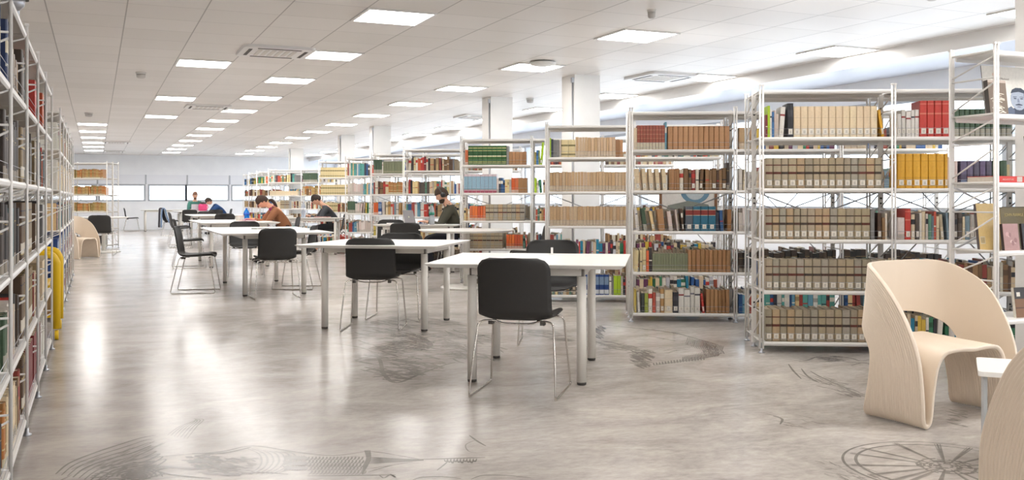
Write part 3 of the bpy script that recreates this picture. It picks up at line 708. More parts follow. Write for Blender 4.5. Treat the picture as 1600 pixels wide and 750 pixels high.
# R3
fill('R3', 0, {4: [('lime', 1, .012, .21, D), ('mixblue', 1, .028, .21, D), ('grey', 2, .03, .19, D), ('palebooks', 1, .03, .19, D), ('yellowbar', 2, .075, .19, D), ('kraft', 13, .031, .215, D), ('brown', 2, .04, .19, D)],
               3: [('kraft', 26, .031, .215, D)], 2: [('kraft', 26, .034, .212, D)], 1: [('mixbrown', 4, .03, .2, D), ('mix', 30, .026, .215, D)],
               0: [('mixlight', 12, .024, .19, D), ('binder', 5, .05, .22, D), ('white', 1, .03, .21, D), ('grey', 1, .02, .19, D), ('lime', 2, .036, .21, D), ('mix', 4, .02, .2, D)]})
fill('R3', 1, {4: [('mixlight', 30, .028, .2, D)], 3: [('kraft', 26, .034, .212, D)], 2: [('mix', 30, .03, .2, D)], 1: [('mix', 30, .03, .2, D)], 0: [('mix', 30, .03, .2, D)]})
# R4
fill('R4', 0, {4: [('palebooks', 1, .02, .18, D), ('orange', 1, .036, .2, D), ('greengold', 8, .062, .256, D), ('grey', 1, .03, .25, D), ('brown', 5, .045, .175, D)],
               3: [('bluepink', 8, .053, .25, D), ('palebooks', 1, .02, .22, D), ('mixblue', 3, .022, .2, D), ('mixlight', 3, .022, .18, D), ('orange', 2, .045, .2, D), ('brown', 4, .055, .2, D)],
               2: [('mixlight', 3, .022, .18, D), ('orange', 6, .033, .195, D), ('tan', 9, .056, .22, D), ('brown', 2, .06, .22, D)],
               1: [('tan', 6, .056, .22, D), ('tan', 3, .05, .22, D), ('gap', 0, .05, 0, 0), ('orange', 6, .034, .19, D), ('mixlight', 4, .02, .19, D), ('brown', 2, .04, .2, D)],
               0: [('dark', 8, .04, .2, D), ('mix', 22, .03, .2, D)]})
fill('R4', 1, {4: [('mixgreen', 3, .02, .2, D), ('lime', 1, .03, .3, D, .1), ('mixred', 20, .024, .2, D)], 3: [('lime', 1, .03, .2, D), ('mix', 30, .024, .19, D)], 2: [('mixlight', 30, .022, .17, D)], 1: [('mixblue', 30, .024, .2, D)], 0: [('mix', 30, .024, .2, D)]})
fill('R4', 2, {k: [('mixbrown', 30, .03, .2, D)] for k in range(5)})
# R5
fill('R5', 0, {4: [('palebooks', 1, .02, .2, D), ('mixred', 10, .032, .22, D), ('mixbrown', 8, .042, .21, D)], 3: [('mixred', 3, .025, .22, D), ('mixlight', 20, .03, .21, D)],
               2: [('mixblue', 6, .04, .22, D), ('mixred', 6, .032, .22, D), ('mixbrown', 12, .03, .2, D)], 1: [('mixlight', 4, .03, .2, D), ('lime', 1, .03, .22, D), ('yellowset', 2, .04, .22, D), ('mixlight', 20, .03, .21, D)], 0: [('dark', 20, .035, .2, D)]})
fill('R6', 0, {4: [('dkgreen', 3, .05, .25, D), ('white', 1, .02, .2, D), ('olive', 7, .05, .22, D), ('lime', 1, .02, .24, D), ('binder', 1, .04, .2, D)], 3: [('mixbrown', 6, .04, .23, D), ('gold', 6, .04, .22, D), ('dark', 4, .045, .24, D)],
               2: [('orange', 2, .04, .22, D), ('binder', 1, .06, .23, D), ('mixlight', 20, .035, .23, D)], 1: [('mixgreen', 20, .03, .2, D)], 0: [('mix', 20, .03, .2, D)]})
fill('R7', 0, {4: [('mixblue', 12, .036, .24, D), ('mixlight', 10, .034, .23, D)], 3: [('palebooks', 8, .035, .22, D), ('mixblue', 14, .03, .23, D)], 2: [('dkgreen', 3, .05, .24, D), ('palebooks', 5, .03, .22, D), ('mixgreen', 12, .03, .22, D)],
               1: [('mixblue', 6, .03, .2, D), ('palebooks', 20, .035, .22, D)], 0: [('mixred', 20, .03, .2, D)]})
fill('R8', 0, {4: [('yellowbar', 17, .048, .22, D)], 3: [('yellowbar', 17, .048, .22, D)], 2: [('yellowbar', 8, .045, .2, D), ('mixbrown', 10, .03, .2, D)], 1: [('mixbrown', 24, .03, .2, D)], 0: [('mix', 24, .03, .2, D)]})
for key in ('R5', 'R6', 'R7', 'W1', 'W2'):
    fill(key, 1, {k: [(rng.choice(['mix', 'mixlight', 'mixbrown', 'mixblue']), 30, .03, .21, D)] for k in range(5)})
fill('W1', 0, {4: [('mixblue', 6, .03, .2, D), ('mixlight', 8, .036, .2, D), ('black', 1, .05, .25, D), ('mixblue', 1, .07, .24, D), ('grey', 4, .04, .2, D)], 3: [('cream', 4, .2, .13, D)], 2: [('mixblue', 5, .04, .22, D), ('cream', 3, .03, .2, D), ('tan', 5, .05, .24, D)], 1: [('dark', 12, .03, .15, D)], 0: [('mix', 24, .03, .2, D)]})
fill('W1', 1, {4: [('dkgreen', 8, .05, .25, D)], 3: [('gold', 8, .06, .27, D)]})
for key in ('W2', 'W3', 'W4'): fill(key, 0, {4: [('mixgreen', 4, .05, .2, D), ('mixred', 6, .05, .22, D)], 3: [('mixbrown', 9, .06, .2, D)], 2: [('mixbrown', 10, .05, .2, D)], 1: [('mix', 12, .04, .2, D)], 0: [('mix', 12, .04, .2, D)]})
# LC: gilt volumes, LA/LB: left cases
for bay in range(3): fill('LC', bay, {4: [('gold', 30, .036, .2, D)], 3: [('gold', 30, .036, .2, D)], 2: [('gold', 30, .036, .2, D)], 1: [('gold', 30, .036, .2, D)], 0: [('dark', 30, .05, .2, D)]})
for bay in range(1, 6):
    B_ = bay - 1; G_ = ('gap', 0, .06, 0, 0)
    fill('LA', bay, {4: [[('navy', 12, .06, .27, D)], [('gap', 0, .1, 0, 0), ('navy', 5, .05, .27, D), ('palebooks', 3, .03, .2, D), ('mixbrown', 8, .03, .2, D)], [G_, ('dark', 8, .06, .27, D)], [('gap', 0, .1, 0, 0), ('redset', 5, .06, .24, D)], [('orange', 3, .06, .25, D), ('dark', 9, .04, .24, D)]][B_],
                     3: [[('dark', 14, .05, .27, D)], [G_, ('dark', 14, .045, .27, D)], [('cover', 7, .05, .27, D), ('dark', 9, .05, .27, D)], [G_, ('cover', 9, .05, .26, D), ('dark', 5, .05, .27, D)], [('mixred', 3, .04, .26, D), ('greyblue', 9, .05, .24, D)]][B_],
                     2: [[('dark', 14, .05, .27, D)], [('dark', 4, .05, .27, D), ('greyblue', 6, .03, .26, D), G_, ('dark', 9, .05, .28, D)], [('cover', 16, .045, .28, D)], [('gap', 0, .12, 0, 0), ('cover', 6, .05, .27, D), ('dark', 5, .05, .27, D)], [('grey', 3, .05, .26, D), ('white', 5, .05, .26, D)]][B_],
                     1: [[('dkgreen', 14, .05, .24, D)], [('dkgreen', 2, .06, .22, D), ('palebooks', 6, .04, .24, D), ('mixred', 3, .05, .24, D), G_, ('dark', 4, .05, .27, D)], [('cover', 16, .048, .30, D)], [('mixbrown', 4, .09, .24, D), ('cover', 4, .05, .27, D)], [('cream', 9, .08, .26, D)]][B_],
                     0: [[('yellowbar', 4, .07, .24, D), ('dark', 9, .06, .24, D)], [('gold', 3, .07, .25, D), ('cream', 6, .06, .25, D), ('mixbrown', 9, .05, .24, D)], [G_, ('cover', 4, .05, .27, D), ('maroon', 9, .07, .27, D)], [('maroon', 8, .08, .27, D)], [('white', 9, .06, .24, D)]][B_]})
for bay in range(6):
    fill('LB', bay, {4: [('white', 2, .06, .27, D), ('mixlight', 20, .04, .26, D)], 3: [('white', 2, .06, .27, D), ('mixred', 3, .04, .26, D), ('cream', 8, .06, .27, D), ('mix', 9, .03, .25, D)], 2: [('mixblue', 4, .05, .26, D), ('white', 3, .04, .26, D), ('mix', 20, .04, .23, D)],
                     1: [('binder', 7, .06, .3, D), ('orange', 2, .06, .2, D), ('mixred', 10, .04, .22, D)], 0: [('binder', 5, .06, .3, D), ('orange', 2, .06, .2, D), ('mixlight', 10, .04, .22, D)]})
# the far side of the double bookcases, glimpsed over the front books
for key, nb in (('R1', 3), ('R2', 2), ('R3', 2), ('R4', 2), ('R5', 1), ('R6', 1), ('R7', 1), ('R8', 1)):
    for bay in range(nb):
        fill(key, bay, {k: ([('gap', 0, rng.uniform(0, .3), 0, 0)] if k == 3 or k == 4 else []) + [(rng.choice(['mix', 'mixlight', 'mixbrown', 'mixblue']), 8 if k >= 3 else 34, .028, .2, D)] for k in range(5)}, side=1)
for bay in range(1, 6): fill('LA', bay, {k: [('dark', 24, .04, .25, D)] for k in range(5)}, side=1)
# the 310 books that show largest are things; the rest of the rows are one mass
RIGHT_EDGE = {'R1': 1588, 'R2': 1182, 'R3': 985, 'R4': 852, 'R5': 714, 'R6': 628, 'R7': 581, 'R8': 540, 'R0': 1600, 'LA': 140, 'LB': 140, 'LC': 184, 'W1': 497, 'W2': 418, 'W3': 398, 'W4': 388}
KEY = {id(v): k for k, v in R.items()}
BLOCK = [(1374, 420, 1600, 750), (748, 408, 868, 500), (668, 398, 975, 425), (590, 352, 850, 364), (1480, 288, 1600, 300)]
def area(b):
    if b['side']: return 0
    k = KEY[id(b['row'])]; P = [project(*(b['M'] @ Vector(p))) for p in ((0, 0, 0), (b['w'], 0, b['h']), (b['w'], 0, 0), (0, 0, b['h']))]
    if min(p[2] for p in P) < .3: return 0
    us = [p[0] for p in P]; vs = [p[1] for p in P]; cu = sum(us) / 4; cv = sum(vs) / 4
    if cu < 1 or cu > RIGHT_EDGE[k] or cv > 748 or cv < 0: return 0
    if any(a < cu < c and bb < cv < d for a, bb, c, d in BLOCK): return 0
    return max(2.2, max(us) - min(us)) * (max(vs) - min(vs))
for b in BOOKS: b['a'] = area(b)
BOOKS.sort(key=lambda b: -b['a'])
SH = ['bottom shelf', 'fourth shelf', 'third shelf', 'second shelf', 'top shelf']; BN = ['', ', second bay', ', third bay', ', fourth bay', ', fifth bay', ', sixth bay']
SETS = {'tan': 'grey-tan volumes', 'cream': 'cream set', 'kraft': 'light brown paper-bound volumes'}
SHORTD = {'grey-tan bound volume with brown title bands': 'grey-tan volume with brown bands', 'tall red volume': 'tall red volume', 'red-brown volume with a pale foot': 'red-brown volume with pale foot', 'green volume with gold panels': 'green gold-panelled volume',
          'pale blue volume with a pink foot': 'pale blue volume with pink foot', 'large teal volume with a red title panel': 'teal volume with red title'}
stuff = MB(); n_ind = 0
for b in BOOKS:
    if n_ind < 312 and b['a'] > 0:
        k = KEY[id(b['row'])]; r = b['row']; o = thing('book', '', 'book', group='books on the %s of %s' % (SH[b['level']], r.short)); o.matrix_world = b['M']
        d = SHORTD.get(b['desc'], b['desc'])
        o['label'] = '%s, %s from left, %s%s, %s' % (d, ORD[b['n'] - 1], SH[b['level']], BN[b['bay']], r.short)
        m = MB(); book_cover(m, b); obj('cover', m, M_book, o)
        m = MB(); book_pages(m, b); obj('page_block', m, M_book, o)
        if b['tk'] and b['w'] > .012: m = MB(); book_ticket(m, b); obj('spine_ticket', m, M_book, o)
        n_ind += 1
    else:
        book_cover(stuff, b, b['M'], True); book_pages(stuff, b, b['M'], True)
so = obj('book_rows', stuff, M_book); tag(so, 'all remaining books standing in rows on the farther and rear shelves', 'books', kind='stuff')

# ------------------------------------------------------------------ face-out magazines on the right edge bookcase
def slab(name, label, cat, row, x, level, w_, h_, t, front, tilt=.12, y=.03, back=S(90, 80, 80), ax=0):
    """a book or magazine leaning with its cover to the front; front = [(x0,z0,x1,z1,colour)] in 0..1"""
    L = Matrix.Translation((x, y, LV[level] * row.zs + .0065)) @ Matrix.Rotation(-tilt, 4, 'X')
    o = thing(name, label, cat); o.matrix_world = row.M @ L
    obj('cover', MB().box(0, 0, 0, w_, .002, h_, front[0][4]).box(0, t - .002, 0, w_, t, h_, back).box(0, .002, 0, .002, t - .002, h_, back), M_book, o)
    obj('page_block', MB().box(.002, .002, .002, w_ - .003, t - .002, h_ - .003, S(214, 206, 190)), M_book, o)
    pm = MB()
    for i, q in enumerate(front[1:]):
        if callable(q): q(pm, w_, h_)
        else:
            yy = -.0004 - .0001 * i
            pm.add([(q[0] * w_, yy, q[1] * h_), (q[2] * w_, yy, q[1] * h_), (q[2] * w_, yy, q[3] * h_), (q[0] * w_, yy, q[3] * h_)], [(0, 1, 2, 3)], q[4])
    if len(front) > 1: obj('cover_print', pm, M_book, o)
    return o
def poly2(pm, pts, c, y, w_, h_): pm.add([(a * w_, y, b * h_) for a, b in pts], [tuple(range(len(pts)))], c)
def ell(cx, cz, rx, rz, n=20, a0=0, a1=2 * PI): return [(cx + rx * math.cos(a0 + (a1 - a0) * i / n), cz + rz * math.sin(a0 + (a1 - a0) * i / n)) for i in range(n)]
def portrait(pm, w_, h_):
    P = lambda pts, c, y: poly2(pm, pts, c, y, w_, h_)
    P([(.30, 0), (.30, .36), (.33, .50), (.36, .40), (.40, .46), (.44, .38), (.46, .30), (.5, .0)], S(60, 72, 92), -.0012)
    P([(.42, 0), (1, 0), (1, .15), (.8, .20), (.6, .16)], S(44, 52, 70), -.0013)
    P(ell(.72, .34, .17, .22), S(150, 158, 172), -.0014)
    P([(.56, .46), (.60, .54), (.68, .58), (.80, .58), (.88, .52), (.9, .40), (.86, .47), (.74, .50), (.62, .48)], S(46, 54, 70), -.0016)
    P(ell(.65, .36, .035, .012), S(50, 58, 74), -.0017); P(ell(.79, .36, .035, .012), S(50, 58, 74), -.0017)
    P([(.61, .385), (.69, .39), (.69, .40), (.61, .40)], S(60, 66, 80), -.0017); P([(.75, .39), (.83, .385), (.83, .40), (.75, .40)], S(60, 66, 80), -.0017)
    P([(.70, .36), (.73, .36), (.745, .28), (.69, .28)], S(112, 120, 138), -.0017)
    P([(.64, .235), (.72, .26), (.80, .235), (.79, .22), (.65, .22)], S(50, 56, 72), -.0018)
    P(ell(.72, .19, .045, .010), S(96, 96, 112), -.0018)
    P([(.84, .5), (.9, .4), (.88, .2), (.84, .25)], S(104, 112, 130), -.0015)
    P([(.42, .12), (.55, .2), (.62, .12), (.6, 0), (.44, 0)], S(80, 90, 110), -.0015)
def text_part(parent, txt, size, loc, mat, name='title_lettering'):
    cu = bpy.data.curves.new(name, 'FONT'); cu.body = txt; cu.size = size; cu.extrude = .0002; cu.materials.append(mat)
    tmp = bpy.data.objects.new('tmp_text', cu); C.objects.link(tmp); dg = bpy.context.evaluated_depsgraph_get(); me = bpy.data.meshes.new_from_object(tmp.evaluated_get(dg))
    bpy.data.objects.remove(tmp); bpy.data.curves.remove(cu)
    o = bpy.data.objects.new(name, me); C.objects.link(o); o.parent = parent; o.location = loc; o.rotation_euler = (PI / 2, 0, 0); return o
M_txt = principled('print_grey', S(150, 140, 134), .6); M_txt2 = principled('print_orange', S(214, 160, 130), .6); M_txt3 = principled('print_gold', S(206, 186, 120), .6)
RR = R['R0']
mg = slab('magazine', 'large pale magazine with a grey-blue portrait of a man with a moustache', 'magazine', RR, .035, 4, .36, .285, .006, [(0, 0, 1, 1, S(214, 210, 202)), portrait], y=.10)
text_part(mg, 'dentro', .022, (.075, -.0012, .232), M_txt2); text_part(mg, 'Andrée Michaud', .019, (.075, -.0012, .208), M_txt)
def waves(pm, w_, h_):
    for k in range(26):
        x0 = rng.uniform(.05, .6); z0 = rng.uniform(.04, .62)
        P = [(x0, z0), (x0 + .18, z0 + .035), (x0 + .34, z0 + .01), (x0 + .33, z0 - .01), (x0 + .18, z0 + .015), (x0 + .01, z0 - .018)]
        poly2(pm, P, rng.choice([S(206, 198, 180), S(180, 170, 150), S(226, 220, 206)]), -.001 - k * .00003, w_, h_)
    poly2(pm, [(.35, .72), (.6, .68), (.62, .82), (.5, .9), (.38, .84)], S(150, 150, 150), -.0022, w_, h_)
slab('book', 'small brown book with a wave-patterned cover beside the portrait magazine', 'book', RR, .015, 4, .135, .195, .03, [(0, 0, 1, 1, S(112, 96, 82)), waves, (0, .93, 1, 1, S(176, 160, 148))], y=.05, back=S(80, 74, 70))
# red book lying flat, second shelf
o = thing('book', 'flat red book lying along the shelf edge at far right', 'book'); o.matrix_world = RR.M @ Matrix.Translation((-.17 + .19, .03, LV[3] * RR.zs + .0065))
obj('cover', MB().box(0, 0, 0, .27, .19, .003, S(196, 52, 40)).box(0, 0, .033, .27, .19, .036, S(196, 52, 40)).box(0, 0, .003, .27, .003, .033, S(196, 52, 40)).box(.17, -.0006, .004, .21, 0, .033, S(190, 180, 172)), M_book, o)
obj('page_block', MB().box(.003, .003, .003, .267, .187, .033, S(220, 212, 196)), M_book, o)
text_part(o, 'ARCHITETTURE', .012, (.06, -.001, .013), principled('print_pale', S(226, 190, 180), .6))
slab('book', 'upright pale green book at the far right of the second shelf', 'book', RR, .30, 3, .20, .27, .02, [(0, 0, 1, 1, S(186, 196, 150)), (.0, .0, .12, 1, S(206, 196, 160))])
b1 = slab('book', 'tall sand-yellow book facing out on the third shelf at the right edge', 'book', RR, -.115 + .13, 2, .175, .265, .02, [(0, 0, 1, 1, S(206, 176, 116)), (.04, .13, .25, .29, S(196, 186, 160)), (.06, .15, .23, .27, S(170, 150, 110))], y=.12)
text_part(b1, 'NOVE', .016, (.1, -.001, .19), M_txt3)
b2 = slab('book', 'olive-brown book with gold lettering facing out, third shelf, right edge', 'book', RR, .215, 2, .25, .245, .02, [(0, 0, 1, 1, S(118, 102, 60)), (.0, .97, 1, 1, S(90, 76, 44))], y=.14)
text_part(b2, 'JOHN RAWLE', .024, (.03, -.001, .19), M_txt3)
def faces(pm, w_, h_):
    for i in range(7): poly2(pm, ell(rng.uniform(.2, .8), rng.uniform(.15, .85), rng.uniform(.07, .14), rng.uniform(.06, .12), 12), rng.choice([S(206, 178, 170), S(140, 100, 100), S(190, 150, 146)]), -.001 - i * .0001, w_, h_)
slab('book', 'small rose-brown picture-covered book in front of the sand-yellow one', 'book', RR, .105, 2, .115, .15, .02, [(0, 0, 1, 1, S(166, 128, 124)), faces], y=.035, back=S(60, 50, 50))
def figure(pm, w_, h_):
    poly2(pm, [(.55, .0), (.45, .4), (.52, .62), (.66, .72), (.8, .66), (.86, .4), (.9, 0)], S(46, 40, 46), -.001, w_, h_)
    poly2(pm, ell(.66, .82, .09, .1, 14), S(196, 150, 120), -.0012, w_, h_); poly2(pm, ell(.66, .9, .11, .07, 14), S(190, 120, 60), -.0013, w_, h_); poly2(pm, ell(.58, .22, .1, .04, 10), S(196, 150, 120), -.0014, w_, h_)
slab('book', 'dark book with a painted seated figure on its cover, right edge', 'book', RR, .255, 2, .13, .15, .016, [(0, 0, 1, 1, S(40, 34, 38)), figure], y=.04, back=S(40, 30, 34))
slab('book', 'black and brown landscape-covered book on the fourth shelf, right edge', 'book', RR, .20, 1, .30, .17, .02, [(0, 0, 1, 1, S(120, 84, 54)), (0, .62, 1, 1, S(44, 38, 36)), (0, .3, 1, .34, S(80, 54, 36)), (.05, .7, .14, .84, S(220, 214, 200))], y=.04, back=S(220, 214, 200))
for i in range(3):
    slab('book', 'pale book stacked face-out, %s low on the right edge bookcase' % ORD[i], 'book', RR, .45 + i * .18, (2, 1, 0)[i], .16, .24, .02, [(0, 0, 1, 1, S(190 - i * 20, 180, 160))], y=.1)

pf = thing('framed_picture', 'brown-framed picture with a blue round motif seen through the second bookcase', 'picture'); pf.matrix_world = R['R3'].M @ Matrix.Translation((1.22, -.045, .92))
obj('picture_frame', MB().box(0, 0, 0, .62, .03, .03).box(0, 0, .47, .62, .03, .5).box(0, 0, .03, .03, .03, .47).box(.59, 0, .03, .62, .03, .47), principled('frame_brown', S(120, 84, 58), .5), pf)
pm = MB().box(.03, .01, .03, .59, .02, .47, S(206, 202, 196)); poly2(pm, ell(.62, .62, .26, .30, 28), S(96, 130, 150), .0095, .62, .5); poly2(pm, ell(.62, .60, .17, .2, 24), S(176, 184, 186), .009, .62, .5); poly2(pm, [(.1, .1), (.9, .1), (.85, .3), (.5, .38), (.15, .28)], S(120, 124, 116), .0088, .62, .5)
obj('picture', pm, M_book, pf)
# ------------------------------------------------------------------ tables
def table(label, x, y, ang, wx=1.22, wy=1.2, lx=.34, ly=.45, z=.74, group='white reading tables', legr=.029):
    t = thing('reading_table', label, 'table', (x, y, 0), math.radians(ang), group)
    m = MB(); a, b = wx / 2, wy / 2; c = .035
    vs = [(-a, -b, z), (a, -b, z), (a, b, z), (-a, b, z), (-a, -b, z - .004), (a, -b, z - .004), (a, b, z - .004), (-a, b, z - .004), (-a + c, -b + c, z - .026), (a - c, -b + c, z - .026), (a - c, b - c, z - .026), (-a + c, b - c, z - .026)]
    fs = [(0, 1, 2, 3), (8, 11, 10, 9)] + [(i + 4, (i + 1) % 4 + 4, (i + 1) % 4, i) for i in range(4)] + [(i + 8, (i + 1) % 4 + 8, (i + 1) % 4 + 4, i + 4) for i in range(4)]
    obj('tabletop', m.add(vs, fs), M_top, t)
    ap = MB()
    ap.box(-lx, -ly - .02, z - .075, lx, -ly + .02, z - .035).box(-lx, ly - .02, z - .075, lx, ly + .02, z - .035)
    ap.box(-lx - .02, -ly + .02, z - .075, -lx + .02, ly - .02, z - .035).box(lx - .02, -ly + .02, z - .075, lx + .02, ly - .02, z - .035)
    obj('apron_frame', ap, M_leg, t)
    for sx, sy in ((-1, -1), (1, -1), (1, 1), (-1, 1)):
        l = obj('leg', MB().lathe([(legr, .018), (legr, z - .078)], 20), M_leg, t, (sx * lx, sy * ly, 0))
        obj('joint', MB().lathe([(legr * .55, z - .078), (legr * .55, z - .026)], 12), principled('joint_grey', S(120, 114, 108), .4), l)
        obj('foot_cap', MB().lathe([(legr * .8, 0), (legr * .98, .004), (legr * .98, .018)], 20), M_cap, l)
    obj('cable_flap', MB().box(-.12, -.03, z + .0003, .04, .03, z + .002), principled('flap_white', S(214, 210, 205), .4), t)
    return t
table('nearest white square table, with one black chair in front of it', 2.67, 5.77, -32)
table('second white square table, left of and behind the nearest one', 2.42, 8.41, -34, 1.25, 1.25, .45, .38)
table('long white table at left with black chairs around it', 1.93, 12.42, 0, 1.28, 2.45, .34, .95)
table('white table in the middle distance where the woman in brown sits', 2.18, 17.3, 0, 1.26, 2.3, .45, .95)
table('far white table beyond the woman, with black chairs', 2.6, 23.8, 0, 1.2, 2.3, .45, .95)
table('farthest white table where the two men sit by the windows', 2.80, 31.1, 0, 1.28, 1.2, .45, .4)
table('white table near the far wall with a lone chair at its left', 2.15, 35.3, 0, 1.5, .8, .6, .3)
table('narrow white table with the silver laptop, before the fifth bookcase', 4.50, 13.98, -30, 1.28, .5, .5, .17)
table('narrow white table where the man in dark grey sits', 4.06, 19.62, -24, 1.24, .5, .5, .17)
def round_table(label, x, y, r, z=.74):
    t = thing('round_table', label, 'table', (x, y, 0))
    obj('tabletop', MB().lathe([(r - .05, z - .028), (r - .004, z - .008), (r, z - .004), (r - .002, z)], 64, smooth=False), M_top, t)
    obj('pedestal', MB().lathe([(.042, .03), (.042, z - .04), (.12, z - .034), (.12, z - .028)], 24), M_leg, t)
    obj('base_plate', MB().lathe([(.33, 0), (.33, .018), (.3, .028), (.05, .032)], 48), M_leg, t)
round_table('round white pedestal table in the middle', 4.32, 11.42, .61)
round_table('small round white table at far left by the aisle-end bookcase', .15, 22.0, .5)

# ------------------------------------------------------------------ chairs
def sgrid_chair():
    prof = bez([(0, -.225, .425), (0, -.20, .442), (0, -.10, .438), (0, .04, .430), (0, .14, .437), (0, .195, .475), (0, .218, .55), (0, .236, .67), (0, .262, .80)], 6)
    n = len(prof); s = [0]
    for a, b in zip(prof[:-1], prof[1:]): s.append(s[-1] + (b - a).length)
    Lt = s[-1]; nu = 16; P = []
    for i, p in enumerate(prof):
        W = .222 - .008 * min(1, s[i] / Lt * 1.2)
        d0, d1 = s[i], Lt - s[i]; r = .075
        for d, rr in ((d0, .09), (d1, r)):
            if d < rr: W = W - rr + math.sqrt(max(0, rr * rr - (rr - d) ** 2))
        seat = 1 if s[i] < .38 else max(0, 1 - (s[i] - .38) / .1); back = 1 - seat
        row = []
        for k in range(nu + 1):
            u = -1 + 2 * k / nu; x = W * math.sin(u * PI / 2) if False else W * u
            row.append((x, p.y - back * .035 * u * u, p.z + seat * .022 * u ** 4 * 1.2))
        P.append(row)
    return P
_shell = MB().grid(sgrid_chair(), .009).mesh('seat_shell'); _shell.materials.append(M_black)
def _sled(sx):
    pts = bez([(sx * .12, .13, .432), (sx * .20, .15, .428), (sx * .225, .17, .40)], 4)[:-1] + [Vector((sx * .24, .215, .2))] + bez([(sx * .25, .255, .03), (sx * .25, .25, .008), (sx * .25, .22, .0065)], 3) + bez([(sx * .25, -.22, .0065), (sx * .25, -.25, .008), (sx * .248, -.252, .03)], 3) + [Vector((sx * .235, -.22, .22))] + bez([(sx * .222, -.19, .40), (sx * .20, -.18, .424), (sx * .12, -.165, .424)], 4)
    me = MB().tube(pts, .0058, 8).mesh('sled_leg'); me.materials.append(M_chrome); return me
_sl = {1: _sled(1), -1: _sled(-1)}
_bar = MB().tube(bez([(-.13, .13, .43), (-.07, .13, .415), (.07, .13, .415), (.13, .13, .43)], 4), .0055, 8).tube([(-.13, -.165, .422), (.13, -.165, .422)], .0055, 8).mesh('cross_bar'); _bar.materials.append(M_chrome)
_clip = MB().box(-.165, .10, .41, -.14, .15, .432).box(.14, .10, .41, .165, .15, .432).mesh('frame_clip'); _clip.materials.append(M_cap)
def chair(label, x, y, rotz):
    t = thing('reading_chair', label, 'chair', (x, y, 0), rotz, 'black shell chairs on chrome sled frames')
    for nm, me in (('seat_shell', _shell), ('sled_leg', _sl[1]), ('sled_leg', _sl[-1]), ('cross_bar', _bar), ('frame_clip', _clip)): link(nm, me, t)
    return t
def chair_px(label, rl, fl_, rr, fr_):
    """stand a chair on the floor points its four sled corners touch (rear-left, front-left, rear-right, front-right as pixels)"""
    a, b, c, d = [Vector(ground(*p)) for p in (rl, fl_, rr, fr_)]
    ctr = (a + b + c + d) / 4; f = (b + d) - (a + c); return chair(label, ctr.x, ctr.y, math.atan2(f.y, f.x) + PI / 2)
def face(x, y, deg, label): return chair(label, x, y, math.radians(deg) + PI / 2)
chair_px('large black shell chair in front of the nearest table, back to us', (725, 622), (762, 594), (875, 629), (899, 602))
chair_px('black chair in front of the second table, back to us', (526, 520), (547, 506), (625, 522), (640, 505))
chair_px('black chair under the far side of the second table, seat toward us', (673, 490), (654, 499.5), (585, 490.6), (568, 504.6))
face(3.30, 6.83, -118, 'black chair on the far side of the nearest table, under its edge')
chair_px('black chair in profile at the left end of the long table', (277.7, 459.4), (344, 459.4), (269.3, 454), (335.5, 452))
chair_px('black chair at the near end of the long left table, back to us', (397.5, 469.7), (386, 463.3), (474.3, 467.6), (458.3, 458))
face(1.98, 14.25, -95, 'black chair at the far end of the long left table')
chair_px('black chair at the right side of the long table, facing left', (487, 447), (430.6, 446), (501, 453.7), (438, 454.7))
face(1.40, 16.55, -2, 'black chair in profile left of the table where the woman sits')
face(1.78, 23.3, 0, 'black chair in profile left of the far table, nearer of two')
face(1.85, 24.6, 0, 'black chair left of the far table, farther of two')
coat_chair = face(2.05, 30.6, 0, 'black chair hung with coats left of the farthest table')
face(2.62, 22.2, 88, 'black chair at the near end of the far table, back to us')
face(2.6, 25.6, -90, 'black chair at the far end of the far table')
face(2.55, 29.9, 85, 'black chair before the farthest table, nearer the coats')
face(3.25, 29.9, 95, 'black chair before the farthest table, nearer the leaning man')
face(1.12, 35.5, 0, 'lone black chair in profile by the far wall')
face(4.18, 14.5, -118, 'black chair behind the left end of the laptop table')
face(4.02, 12.95, 62, 'black chair between the round table and the laptop table')
face(4.98, 10.98, 160, 'black chair right of the round table, facing left')
face(.10, 21.05, 80, 'black chair at far left by the small round table, back to us')
face(-.35, 21.7, 10, 'black chair at far left behind the left bookcases')
face(3.12, 17.40, 178, 'black chair carrying the woman in brown')
face(4.62, 20.2, 166, 'chair carrying the man in dark grey')
face(5.16, 14.22, 166, 'chair carrying the man with headphones')
face(2.9, 32.15, -92, 'chair carrying the man with the far laptop')
face(3.72, 31.55, 180, 'chair carrying the man in blue')

# ------------------------------------------------------------------ cream folded armchairs
def armchair_mesh():
    F = [(0, .25, .78), (-.15, .24, .78), (-.27, .20, .772), (-.328, .11, .735), (-.365, -.01, .65), (-.365, -.11, .51), (-.362, -.18, .34), (-.355, -.20, .15), (-.348, -.20, .03), (-.33, -.20, .006), (-.312, -.20, .03), (-.295, -.20, .15), (-.265, -.20, .28), (-.21, -.205, .352), (-.12, -.215, .37), (0, -.22, .365)]
    Rr = [(0, .27, .50), (-.14, .262, .49), (-.25, .245, .46), (-.318, .19, .41), (-.34, .13, .31), (-.352, .13, .19), (-.358, .15, .08), (-.352, .17, .025), (-.335, .17, .006), (-.315, .17, .03), (-.302, .17, .14), (-.28, .18, .26), (-.23, .19, .345), (-.15, .2, .385), (-.07, .2, .39), (0, .2, .39)]
    f = bez(F, 5); r = bez(Rr, 5)
    mir = lambda L: [Vector((-p.x, p.y, p.z)) for p in reversed(L)]
    f = f + mir(f)[1:-1]; r = r + mir(r)[1:-1]; nj = 105; P = []
    for a, b in zip(f, r):
        row = []
        for j in range(nj):
            s = j / (nj - 1); p = a.lerp(b, s)
            row.append(p)
        P.append(row)
    nribs = 26
    return MB().grid(P, lambda i, j: (.016 + .006 * math.sin(PI * ((j / (nj - 1) * nribs) % 1))) * (.55 if j in (0, nj - 1) else 1), wrap=True)
